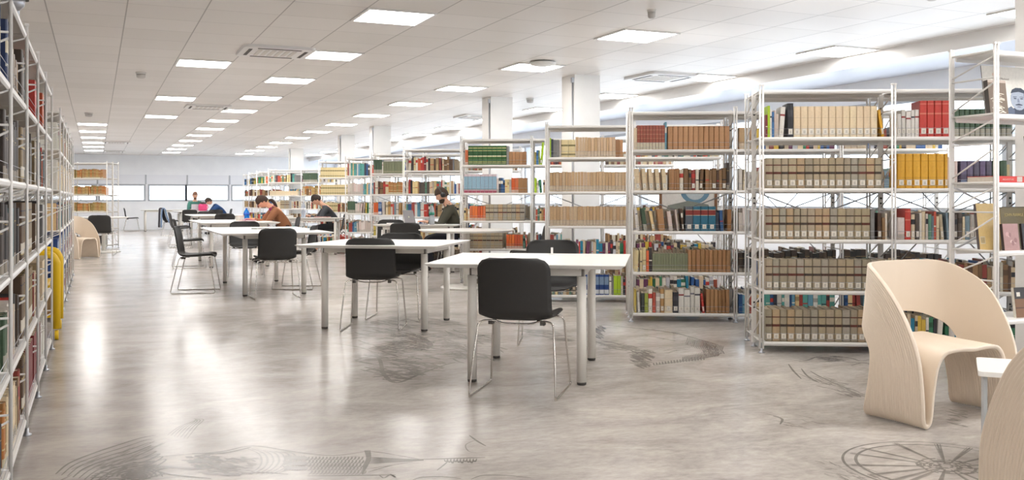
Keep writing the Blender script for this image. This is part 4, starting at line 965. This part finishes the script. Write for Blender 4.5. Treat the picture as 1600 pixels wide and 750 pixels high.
_arm = armchair_mesh().mesh('lounge_armchair'); _arm.materials.append(M_cream)
def armchair(label, x, y, deg, sc_=1.0):
    o = bpy.data.objects.new('lounge_armchair', _arm); C.objects.link(o); o.location = (x, y, .02); o.rotation_euler = (0, 0, math.radians(deg) + PI / 2); o.scale = (sc_,) * 3
    return tag(o, label, 'armchair', 'cream folded plastic armchairs')
ga, gb = Vector(ground(1350, 650)), Vector(ground(1452, 672))
_d = (gb - ga); _ang = math.atan2(_d.y, _d.x)          # the way the armchair faces
_f = Vector((math.cos(_ang), math.sin(_ang))); _rt = Vector((_f.y, -_f.x)) * -1
armchair('cream ribbed armchair facing us beside the grey-tan volumes', 4.057, 3.733, -85.5)
armchair('cream ribbed armchair cut off by the bottom right corner, back to us', 3.0, 2.03, 80)
armchair('cream armchair half hidden at far left behind the left bookcase', -.28, 19.8, -30)
t = thing('side_table', 'small low white side table between the two cream armchairs', 'side table', (3.69, 2.82, 0), -.84)
obj('tabletop', MB().rbox(-.27, -.2, .40, .27, .2, .42, .02), M_top, t)
obj('side_panel', MB().box(-.25, -.18, .0, -.235, .18, .40), principled('panel_grey', S(176, 180, 182), .4), t)
obj('side_panel', MB().box(.235, -.18, .0, .25, .18, .40), MATS['panel_grey'], t)
obj('lower_shelf', MB().box(-.235, -.17, .16, .235, .17, .175), MATS['panel_grey'], t)
# ------------------------------------------------------------------ yellow trolley in the left aisle
M_yel = principled('yellow_enamel', S(232, 190, 20), .4)
t = thing('book_trolley', 'yellow book trolley standing between the left bookcases', 'trolley', (-.46, 8.9, 0), 0)
for yy in (-.36, .36):
    pts = [(-.34, yy, .09), (-.34, yy, .62)] + bez([(-.34, yy, .62), (-.31, yy, .675), (-.26, yy, .69)], 4)[1:] + bez([(.09, yy, .69), (.14, yy, .675), (.17, yy, .62)], 4) + [(.17, yy, .09)]
    e = obj('end_frame', MB().tube(pts, .03, 10), M_yel, t)
    for xx in (-.34, .17):
        obj('caster_wheel', MB().tube([(xx - .014, yy, .04), (xx + .014, yy, .04)], .04, 16), M_yel, e)
for z in (.18, .42): obj('trolley_shelf', MB().box(-.34, -.36, z, .17, .36, z + .02), M_yel, t)
for i in range(5):
    b = dict(w=.05, h=.17, d=.22, rows=style_rows('mixbrown')[0], tk=False, st='mixbrown')
    o = thing('book', '%s book from the front on the lower yellow trolley shelf' % ORD[i], 'book', group='books on the yellow trolley'); o.matrix_world = Matrix.Translation((-.30, 8.60 + i * .06, .2)) @ Matrix.Rotation(PI / 2, 4, 'Z')
    m = MB(); book_cover(m, b); obj('cover', m, M_book, o); m = MB(); book_pages(m, b); obj('page_block', m, M_book, o)

# ------------------------------------------------------------------ people
def evaluated_mesh(me, mods):
    o = bpy.data.objects.new('tmp', me); C.objects.link(o)
    for ty, kw in mods:
        m = o.modifiers.new(ty, ty)
        for k_, v in kw.items(): setattr(m, k_, v)
    dg = bpy.context.evaluated_depsgraph_get(); dg.update()
    out = bpy.data.meshes.new_from_object(o.evaluated_get(dg)); bpy.data.objects.remove(o); return out
import bmesh
def skin_mesh(nodes_, edges, root=0, sub=1):
    bm = bmesh.new(); lay = bm.verts.layers.skin.verify(); vs = []
    for i, (p, r) in enumerate(nodes_):
        v = bm.verts.new(p); v[lay].radius = (r, r) if not isinstance(r, tuple) else r; v[lay].use_root = (i == root); vs.append(v)
    for a, b in edges: bm.edges.new((vs[a], vs[b]))
    me = bpy.data.meshes.new('sk'); bm.to_mesh(me); bm.free()
    return evaluated_mesh(me, [('SKIN', dict(use_smooth_shade=True)), ('SUBSURF', dict(levels=sub, render_levels=sub))])
def keep_largest(me):
    bm = bmesh.new(); bm.from_mesh(me); seen = set(); best = []
    bm.verts.ensure_lookup_table()
    for v in bm.verts:
        if v.index in seen: continue
        st = [v]; seen.add(v.index); isl = []
        while st:
            q = st.pop(); isl.append(q)
            for e in q.link_edges:
                o = e.other_vert(q)
                if o.index not in seen: seen.add(o.index); st.append(o)
        if len(isl) > len(best): best = isl
    bs = set(x.index for x in best); bmesh.ops.delete(bm, geom=[v for v in bm.verts if v.index not in bs], context='VERTS')
    for f in bm.faces: f.smooth = True
    bm.to_mesh(me); bm.free()
def head_mesh(M):
    bm = bmesh.new(); bmesh.ops.create_uvsphere(bm, u_segments=32, v_segments=24, radius=1)
    for v in bm.verts:
        x, y, z = v.co; g = lambda cx, cz, sx, sz: math.exp(-((x - cx) / sx) ** 2 - ((z - cz) / sz) ** 2) if y < 0 else 0
        k = 1 - .28 * max(0, -z) ** 1.3; X = x * .073 * k; Y = y * .093 * (1 - .10 * max(0, -z)); Z = z * .115
        Y -= .022 * g(0, -.12, .13, .2) + .006 * g(0, -.55, .3, .1) + .008 * g(0, -.88, .3, .2); Y += .010 * (g(-.38, .08, .18, .12) + g(.38, .08, .18, .12)); Y -= .004 * g(0, .28, .6, .1)
        v.co = (X, Y, Z)
    for sx in (-1, 1):
        r = bmesh.ops.create_uvsphere(bm, u_segments=10, v_segments=8, radius=1)
        for v in r['verts']: v.co = (sx * .072 + v.co.x * .010, .008 + v.co.y * .018, -.005 + v.co.z * .03)
    bmesh.ops.transform(bm, matrix=M, verts=bm.verts); me = bpy.data.meshes.new('hd'); bm.to_mesh(me); bm.free(); return me
def join_meshes(ms):
    bm = bmesh.new()
    for m in ms: bm.from_mesh(m)
    me = bpy.data.meshes.new('joined'); bm.to_mesh(me); bm.free(); return me
def person(label, x, y, deg, lean=.6, pitch=.9, top=S(60, 62, 66), trousers=S(30, 30, 34), haircol=S(50, 36, 28), hair='short', arms=None, skin=S(214, 164, 138), shirt=None, turn=0.0, head_turn=0.0, coat_len=.0, extras=()):
    """seated figure facing -y of its own frame; lean and pitch in radians (forward)"""
    t = thing('person', label, 'person', (x, y, 0), math.radians(deg) + PI / 2)
    T = Matrix.Rotation(turn, 4, 'Z')
    up = lambda a, l: Vector((0, -math.sin(a) * l, math.cos(a) * l))
    pel = Vector((0, .04, .53)); waist = pel + up(lean * .5, .16); chest = waist + up(lean, .20); nb = chest + up(lean * 1.1, .15); neck = nb + up((lean + pitch) / 2, .07); hc = neck + up(pitch * .8, .115) + Vector((0, -.02, 0))
    N, E_ = [], []
    def add(p, r, prev=None):
        N.append((tuple(p), r)); i = len(N) - 1
        if prev is not None: E_.append((prev, i))
        return i
    a = add(pel, .125); b = add(waist, (.125, .10), a); c = add(chest, (.145, .11), b); d = add(nb, (.075, .07), c); e = add(neck, .052, d); h = add(hc - up(pitch, .05), .055, e)
    legs, armsN = [], []
    for sx in (-1, 1):
        k1 = add((sx * .10, -.05, .52), .085, a); k2 = add((sx * .13, -.26, .51), .072, k1); k3 = add((sx * .15, -.42, .49), .056, k2); k4 = add((sx * .15, -.40, .30), .05, k3); k5 = add((sx * .15, -.36, .10), .036, k4); k6 = add((sx * .15, -.40, .04), .034, k5); k7 = add((sx * .155, -.54, .03), .028, k6)
        legs.append([k1, k2, k3, k4, k5])
    for si, sx in enumerate((-1, 1)):
        sh_ = chest + up(lean, .09) + Vector((sx * .165, 0, 0)); tgt = Vector((arms or [(-.14, -.48, .775), (.14, -.48, .775)])[si])
        mid = (sh_ + tgt) / 2; L = (tgt - sh_).length; bend = math.sqrt(max(.0, .27 ** 2 - (L / 2) ** 2)) if L < .54 else 0
        el = mid + Vector((sx * .35, .15, -.9)).normalized() * bend
        s0 = add(sh_, .058, c); s1 = add(sh_.lerp(el, .5), .047, s0); s2 = add(el, .038, s1); s3 = add(el.lerp(tgt, .6), .033, s2); s4 = add(tgt, (.026, .02), s3)
        dr = (tgt - el); dr.z = min(dr.z, 0) * .2; dr.normalize(); side = Vector((0, 0, 1)).cross(dr).normalized()
        p1 = add(tgt + dr * .045, (.032, .014), s4)
        for q in range(4):
            off = side * (-.024 + q * .016); ln = (.06, .068, .064, .05)[q]
            f1 = add(tgt + dr * .075 + off, .0105, p1); f2 = add(tgt + dr * (.075 + ln * .5) + off * 1.15 + Vector((0, 0, .006)), .0098, f1); add(tgt + dr * (.075 + ln) + off * 1.2 - Vector((0, 0, .008)), .009, f2)
        th = add(tgt + dr * .03 - side * .036 * sx, .010, s4); add(tgt + dr * .065 - side * .046 * sx, .008, th)
        armsN.append([s0, s1, s2, s3, s4])
    HM = Matrix.Translation(hc) @ Matrix.Rotation(head_turn, 4, 'Z') @ Matrix.Rotation(pitch * .9, 4, 'X')
    body = skin_mesh(N, E_, 0, 1); hd = head_mesh(HM); j = join_meshes([body, hd]); full = evaluated_mesh(j, [('REMESH', dict(mode='VOXEL', voxel_size=.006, use_smooth_shade=True))]); keep_largest(full)
    full.name = 'body'; full.materials.clear(); full.materials.append(principled('skin_%d' % int(skin[0] * 999), skin, .5)); bo = bpy.data.objects.new('body', full); C.objects.link(bo); bo.parent = t
    # jacket: torso and sleeves
    J, JE = [], []
    def ja(p, r, prev=None):
        J.append((tuple(p), r)); i = len(J) - 1
        if prev is not None: JE.append((prev, i))
        return i
    g = 1.17
    j0 = ja(pel + Vector((0, .0, -.05 - coat_len)), .15); j1 = ja(waist, (.155, .13), j0); j2 = ja(chest, (.18, .145), j1); j3 = ja(nb - up(lean, .02), (.10, .09), j2)
    for ch in armsN:
        pr = j2
        for q in ch[:4]: pr = ja(N[q][0], N[q][1] * 1.32, pr)
        pr = ja(Vector(N[ch[3]][0]).lerp(Vector(N[ch[4]][0]), .75), .036, pr)
    jm = skin_mesh(J, JE, 0, 2); jm.name = 'jacket'; jm.materials.clear(); jm.materials.append(principled('cloth_%d_%d' % (int(top[0] * 999), int(top[2] * 999)), top, .85)); jo = bpy.data.objects.new('jacket', jm); C.objects.link(jo); jo.parent = t
    Q, QE = [(tuple(pel + Vector((0, .0, -.01))), .14)], []
    for lg in legs:
        pr = 0
        for q in lg: Q.append((N[q][0], N[q][1] * 1.18)); QE.append((pr, len(Q) - 1)); pr = len(Q) - 1
    tm = skin_mesh(Q, QE, 0, 2); tm.name = 'trousers'; tm.materials.clear(); tm.materials.append(principled('trouser_cloth_%d' % int(trousers[2] * 9999), trousers, .9)); to = bpy.data.objects.new('trousers', tm); C.objects.link(to); to.parent = t
    for sx in (-1, 1):
        Sm = skin_mesh([((sx * .15, -.36, .07), .045), ((sx * .15, -.42, .042), .042), ((sx * .156, -.55, .034), .033)], [(0, 1), (1, 2)], 0, 2); Sm.name = 'shoe'; Sm.materials.clear(); Sm.materials.append(principled('shoe_dark', S(40, 36, 36), .6))
        so_ = bpy.data.objects.new('shoe', Sm); C.objects.link(so_); so_.parent = t
    # hair cap
    bm = bmesh.new(); bmesh.ops.create_uvsphere(bm, u_segments=28, v_segments=20, radius=1); hr = random.Random(5)
    for v in bm.verts:
        x_, y_, z_ = v.co; low = z_ < (.28 if y_ < -.35 else (-.1 if y_ < .1 else -.55))
        k = 1.0 if low else 1.13 + .05 * math.sin(9 * x_ + 7 * y_) * math.cos(8 * z_ + 3 * x_) + hr.uniform(-.015, .015)
        if low: k = .80
        v.co = (x_ * .073 * k * (1.03), y_ * .093 * k + .006, z_ * .115 * k + .004)
    bmesh.ops.transform(bm, matrix=HM, verts=bm.verts); hm = bpy.data.meshes.new('hair'); bm.to_mesh(hm); bm.free()
    for p in hm.polygons: p.use_smooth = True
    hm.materials.append(principled('hair_%d' % int(haircol[0] * 9999), haircol, .75)); ho = bpy.data.objects.new('hair', hm); C.objects.link(ho); ho.parent = t
    if hair == 'pony':
        tie = hc + up(pitch, .02) + Vector((0, .10, .0)); pt = bez([tie, tie + Vector((0, .07, .02)), tie + Vector((0, .14, -.06)), tie + Vector((.01, .17, -.17)), tie + Vector((.0, .19, -.30))], 4); n_ = len(pt)
        obj('ponytail', MB().tube(pt, [.03 - .02 * abs(i / n_ - .35) for i in range(n_)], 10), hm.materials[0], t); obj('hair_band', MB().tube([tie - Vector((0, .012, 0)), tie + Vector((0, .014, 0))], .035, 12), principled('band_yellow', S(214, 196, 120), .6), t)
    for sx in (-1, 1):
        obj('eye', MB().lathe([(.0, -.0055), (.005, -.003), (.0062, 0), (.005, .003), (0.0, .0055)], 10, M=HM @ Matrix.Translation((sx * .028, -.083, .008))), principled('eye_dark', S(50, 36, 30), .3), t)
    if 'beard' in extras:
        bm = bmesh.new(); bmesh.ops.create_uvsphere(bm, u_segments=20, v_segments=14, radius=1)
        for v in bm.verts:
            x_, y_, z_ = v.co; v.co = (x_ * .056, -.035 + y_ * .060, -.075 + z_ * .048 - (.0 if y_ < 0 else .0))
        bmesh.ops.transform(bm, matrix=HM, verts=bm.verts); bmm = bpy.data.meshes.new('beard'); bm.to_mesh(bmm); bm.free(); bmm.materials.append(hm.materials[0])
        for p in bmm.polygons: p.use_smooth = True
        be = bpy.data.objects.new('beard', bmm); C.objects.link(be); be.parent = t
    if shirt:
        obj('shirt_collar', MB().lathe([(.06, -.03), (.066, 0), (.056, .03)], 16, M=Matrix.Translation(nb) @ Matrix.Rotation(lean, 4, 'X')), principled('shirt_%d' % int(shirt[0] * 999), shirt, .8), t)
    if coat_len: pass
    return t, HM, hc
p1, HM1, hc1 = person('man with headphones and olive hoodie leaning over the silver laptop', 5.16, 14.22, 166, .28, .62, S(66, 64, 52), S(40, 40, 48), S(62, 44, 32), arms=[(-.16, -.42, .775), (.12, -.44, .775)], extras=('beard',), shirt=S(96, 92, 76))
hp = thing('headphones', 'black over-ear headphones worn by the man in olive', 'headphones'); hp.matrix_world = Matrix.Translation((5.16, 14.22, 0)) @ Matrix.Rotation(math.radians(166) + PI / 2, 4, 'Z') @ HM1
obj('head_band', MB().tube([(.088 * math.cos(a), .012, .01 + .135 * math.sin(a)) for a in [i * PI / 14 for i in range(15)]], .010, 8), M_cap, hp)
for sx in (-1, 1): obj('ear_cup', MB().lathe([(.034, 0), (.040, .008), (.040, .026), (.030, .036)], 20, M=Matrix.Translation((sx * .078, .012, -.005)) @ Matrix.Rotation(sx * PI / 2, 4, 'Y')), principled('cup_black', S(36, 36, 38), .4), hp)
person('man in a dark grey jacket bent low over the narrow table', 4.63, 20.2, 172, .60, .95, S(64, 66, 70), S(28, 27, 30), S(46, 32, 26), arms=[(-.14, -.56, .775), (.16, -.52, .775)])
person('woman in a brown coat with a ponytail, reading head down', 3.10, 17.40, 180, .62, 1.15, S(150, 98, 66), S(90, 60, 56), S(58, 40, 30), hair='pony', arms=[(-.14, -.60, .775), (.14, -.58, .775)], shirt=S(150, 30, 96), skin=S(222, 160, 130))
person('man in blue bent over the farthest table', 3.70, 31.55, 182, .8, 1.0, S(40, 74, 124), S(60, 66, 80), S(70, 56, 46), arms=[(-.14, -.62, .775), (.14, -.60, .775)])
person('bearded man in green behind a laptop by the far windows, facing us', 2.9, 32.15, -92, .08, .25, S(60, 116, 104), S(50, 50, 60), S(120, 84, 66), arms=[(-.14, -.40, .775), (.14, -.40, .775)], shirt=S(216, 206, 206), extras=('beard',))

# ------------------------------------------------------------------ things on tables
def laptop(label, x, y, z, deg, lid=S(150, 148, 152), tilt=1.9, logo=True):
    t = thing('laptop', label, 'laptop', (x, y, z), math.radians(deg))
    m = principled('laptop_%d' % int(lid[0] * 999), lid, .4, .3)
    obj('keyboard_base', MB().rbox(-.155, -.11, 0, .155, .11, .012, .01), m, t)
    obj('keyboard', MB().box(-.135, -.03, .0122, .135, .09, .0135), M_cap, t)
    s = obj('screen_lid', MB().rbox(-.155, 0, 0, .155, .21, .006, .01), m, t, (0, .108, .012), (tilt, 0, 0))
    obj('display', MB().box(-.145, .01, .0062, .145, .2, .0068), principled('screen_dark', S(40, 44, 54), .2), s)
    if logo:
        lg = MB(); lg.lathe([(.010, -.0008), (.010, 0)], 16, M=Matrix.Translation((-.005, .105, 0))); lg.lathe([(.010, -.0008), (.010, 0)], 16, M=Matrix.Translation((.005, .105, 0))); lg.box(.001, .118, -.0008, .005, .126, 0)
        obj('lid_emblem', lg, principled('emblem_pale', S(220, 220, 190), .4), s)
    return t
laptop('silver laptop with a pale emblem on the narrow table before the fifth bookcase', 4.47, 13.96, .7405, 103, tilt=1.3)
laptop('pale open laptop before the man in green', 2.88, 31.55, .7405, 0 + 180, S(206, 206, 212), tilt=1.2, logo=False)
def bottle(label, x, y, z, h_, r, c, band, glass=True):
    t = thing('water_bottle', label, 'bottle', (x, y, z))
    m = principled('bottle_%d_%d' % (int(c[0] * 999), int(c[2] * 999)), c, .12, 0, .5)
    if glass: m.node_tree.nodes['Principled BSDF'].inputs['Transmission Weight'].default_value = .6; m.node_tree.nodes['Principled BSDF'].inputs['IOR'].default_value = 1.15
    obj('bottle_body', MB().lathe([(r * .85, 0), (r, h_ * .03), (r, h_ * .35), (r * .93, h_ * .4), (r, h_ * .45), (r, h_ * .62), (r * .75, h_ * .78), (r * .35, h_ * .9), (r * .32, h_ * .93)], 24), m, t)
    obj('bottle_cap', MB().lathe([(r * .38, h_ * .93), (r * .38, h_ * .99), (r * .3, h_)], 16), principled('cap_%d' % int(band[2] * 999), band, .5), t)
    obj('bottle_label', MB().lathe([(r * 1.02, h_ * .46), (r * 1.02, h_ * .60)], 24), MATS['cap_%d' % int(band[2] * 999)], t)
bottle('clear plastic bottle with a green label before the man with headphones', 4.66, 13.80, .7405, .31, .042, S(214, 218, 222), S(50, 130, 110))
bottle('clear water bottle on the narrow table of the man in grey', 3.86, 19.55, .7405, .33, .045, S(214, 220, 230), S(220, 220, 224))
bottle('bright blue bottle on the table before the woman', 2.45, 17.5, .7405, .22, .05, S(20, 120, 210), S(30, 90, 200), False)
def flat_item(name, label, cat, x, y, z, deg, w_, d_, h_, c):
    t = thing(name, label, cat, (x, y, z), math.radians(deg))
    obj('cover', MB().rbox(-w_ / 2, -d_ / 2, 0, w_ / 2, d_ / 2, .004, .01, col=c), M_book, t)
    obj('page_block', MB().box(-w_ / 2 + .004, -d_ / 2 + .004, .004, w_ / 2 - .004, d_ / 2 - .004, max(.006, h_ - .004), S(226, 222, 214)), M_book, t)
    obj('cover', MB().rbox(-w_ / 2, -d_ / 2, max(.006, h_ - .004), w_ / 2, d_ / 2, max(.0085, h_), .01, col=c), M_book, t)
flat_item('notebook', 'open magenta folder in front of the woman', 'notebook', 2.52, 17.3, .7405, 10, .3, .22, .02, S(186, 20, 110))
flat_item('book', 'orange-covered book lying beside the blue bottle', 'book', 2.40, 17.55, .7405, 20, .22, .16, .09, S(226, 140, 70))
flat_item('notebook', 'red-brown notebook under the hands of the man in grey', 'notebook', 4.25, 19.55, .7405, -30, .3, .2, .02, S(150, 60, 50))
flat_item('book', 'dark closed book on the table of the man in grey, left end', 'book', 3.62, 19.85, .7405, -10, .2, .14, .05, S(50, 54, 60))
flat_item('notebook', 'white notebook beside the silver laptop', 'notebook', 4.17, 14.15, .7405, -20, .22, .15, .02, S(206, 200, 204))
flat_item('notebook', 'grey notebook lying on the long left table', 'notebook', 1.95, 12.7, .7405, 30, .2, .12, .012, S(150, 150, 152))
t = thing('pen_holder', 'tiny white upright paper clip stand on the nearest table', 'stationery', (2.96, 6.12, .7405))
obj('card', MB().box(-.008, -.002, 0, .008, .002, .05), M_white, t); obj('card_base', MB().box(-.02, -.015, 0, .02, .015, .003), M_white, t)
# bags and coats
M_pink = principled('pink_cloth', S(214, 70, 120), .8)
t = thing('backpack', 'pink rucksack with a dark top standing on the farthest table', 'bag', (3.05, 31.25, .741))
obj('bag_body', MB().lathe([(.10, 0), (.13, .03), (.13, .16), (.10, .22), (.04, .25)], 20), M_pink, t); obj('bag_flap', MB().lathe([(.105, .215), (.09, .26), (.04, .28)], 20), M_cap, t); obj('strap', MB().tube(bez([(.12, 0, .05), (.16, 0, .12), (.12, 0, .2)], 4), .012, 6), M_pink, t)
t = thing('backpack', 'red patterned bag on the floor below the man in grey', 'bag', (4.72, 19.72, 0), .3)
m_ = principled('red_pattern', S(170, 60, 44), .8); n_, l_ = nodes(m_); vo = n_.new('ShaderNodeTexVoronoi'); vo.inputs['Scale'].default_value = 16; rp = n_.new('ShaderNodeValToRGB'); rp.color_ramp.elements[0].position = .18; rp.color_ramp.elements[1].position = .26
rp.color_ramp.elements[0].color = S(220, 200, 190); rp.color_ramp.elements[1].color = S(170, 54, 40); tc = n_.new('ShaderNodeTexCoord'); l_.new(tc.outputs['Object'], vo.inputs['Vector']); l_.new(vo.outputs['Distance'], rp.inputs[0]); l_.new(rp.outputs[0], n_['Principled BSDF'].inputs['Base Color'])
obj('bag_body', MB().lathe([(.13, 0), (.17, .04), (.18, .2), (.15, .33), (.06, .38)], 24), m_, t); obj('handle', MB().tube(bez([(-.06, 0, .37), (0, 0, .44), (.06, 0, .37)], 5), .01, 6), M_cap, t)
def coat(label, dx, c, w_):
    P = []
    prof = bez([(.10, .42), (.17, .62), (.215, .80), (.25, .835), (.285, .80), (.30, .55), (.31, .28)], 4)
    for i, p in enumerate(prof):
        P.append([(w_ * (-1 + 2 * k / 12) + .01 * math.sin(i + k), p.x + .012 * math.sin(k * 1.3 + i * .4), p.y - .02 * abs(math.sin(k * .9))) for k in range(13)])
    o = obj('coat', MB().grid(P, .018), principled('coat_%d' % int(c[2] * 999), c, .9)); o.location = coat_chair.location + Vector((dx[0], dx[1], 0)); o.rotation_euler = coat_chair.rotation_euler
    tag(o, label, 'coat')
coat('dark coat hung over the chair left of the farthest table', (0, .06), S(64, 62, 70), .26)
coat('light blue jacket hung over the same chair, nearer the aisle', (.05, -.16), S(130, 156, 192), .1)
t = thing('charging_cable', 'white cable hanging from the table edge near the man in grey', 'cable', (0, 0, 0))
obj('cord', MB().tube(bez([(4.42, 19.2, .70), (4.44, 19.16, .55), (4.52, 19.08, .42), (4.62, 18.92, .34)], 6), .005, 6), M_white, t); obj('plug', MB().tube([(4.42, 19.2, .70), (4.42, 19.22, .72)], .01, 8), M_white, t)
t = thing('security_camera', 'small black camera on a bracket above the left bookcase', 'camera', (-.35, 5.2, 0))
obj('bracket', MB().tube([(0, 0, H_POST + .01), (0, 0, 2.1)], .012, 8), M_alu, t); obj('camera_body', MB().rbox(-.05, -.09, 2.1, .05, .06, 2.125, .02), M_cap, t); obj('camera_dome', MB().lathe([(.015, 2.04), (.035, 2.06), (.04, 2.1)], 16, M=Matrix.Translation((0, -.03, 0))), M_alu, t)
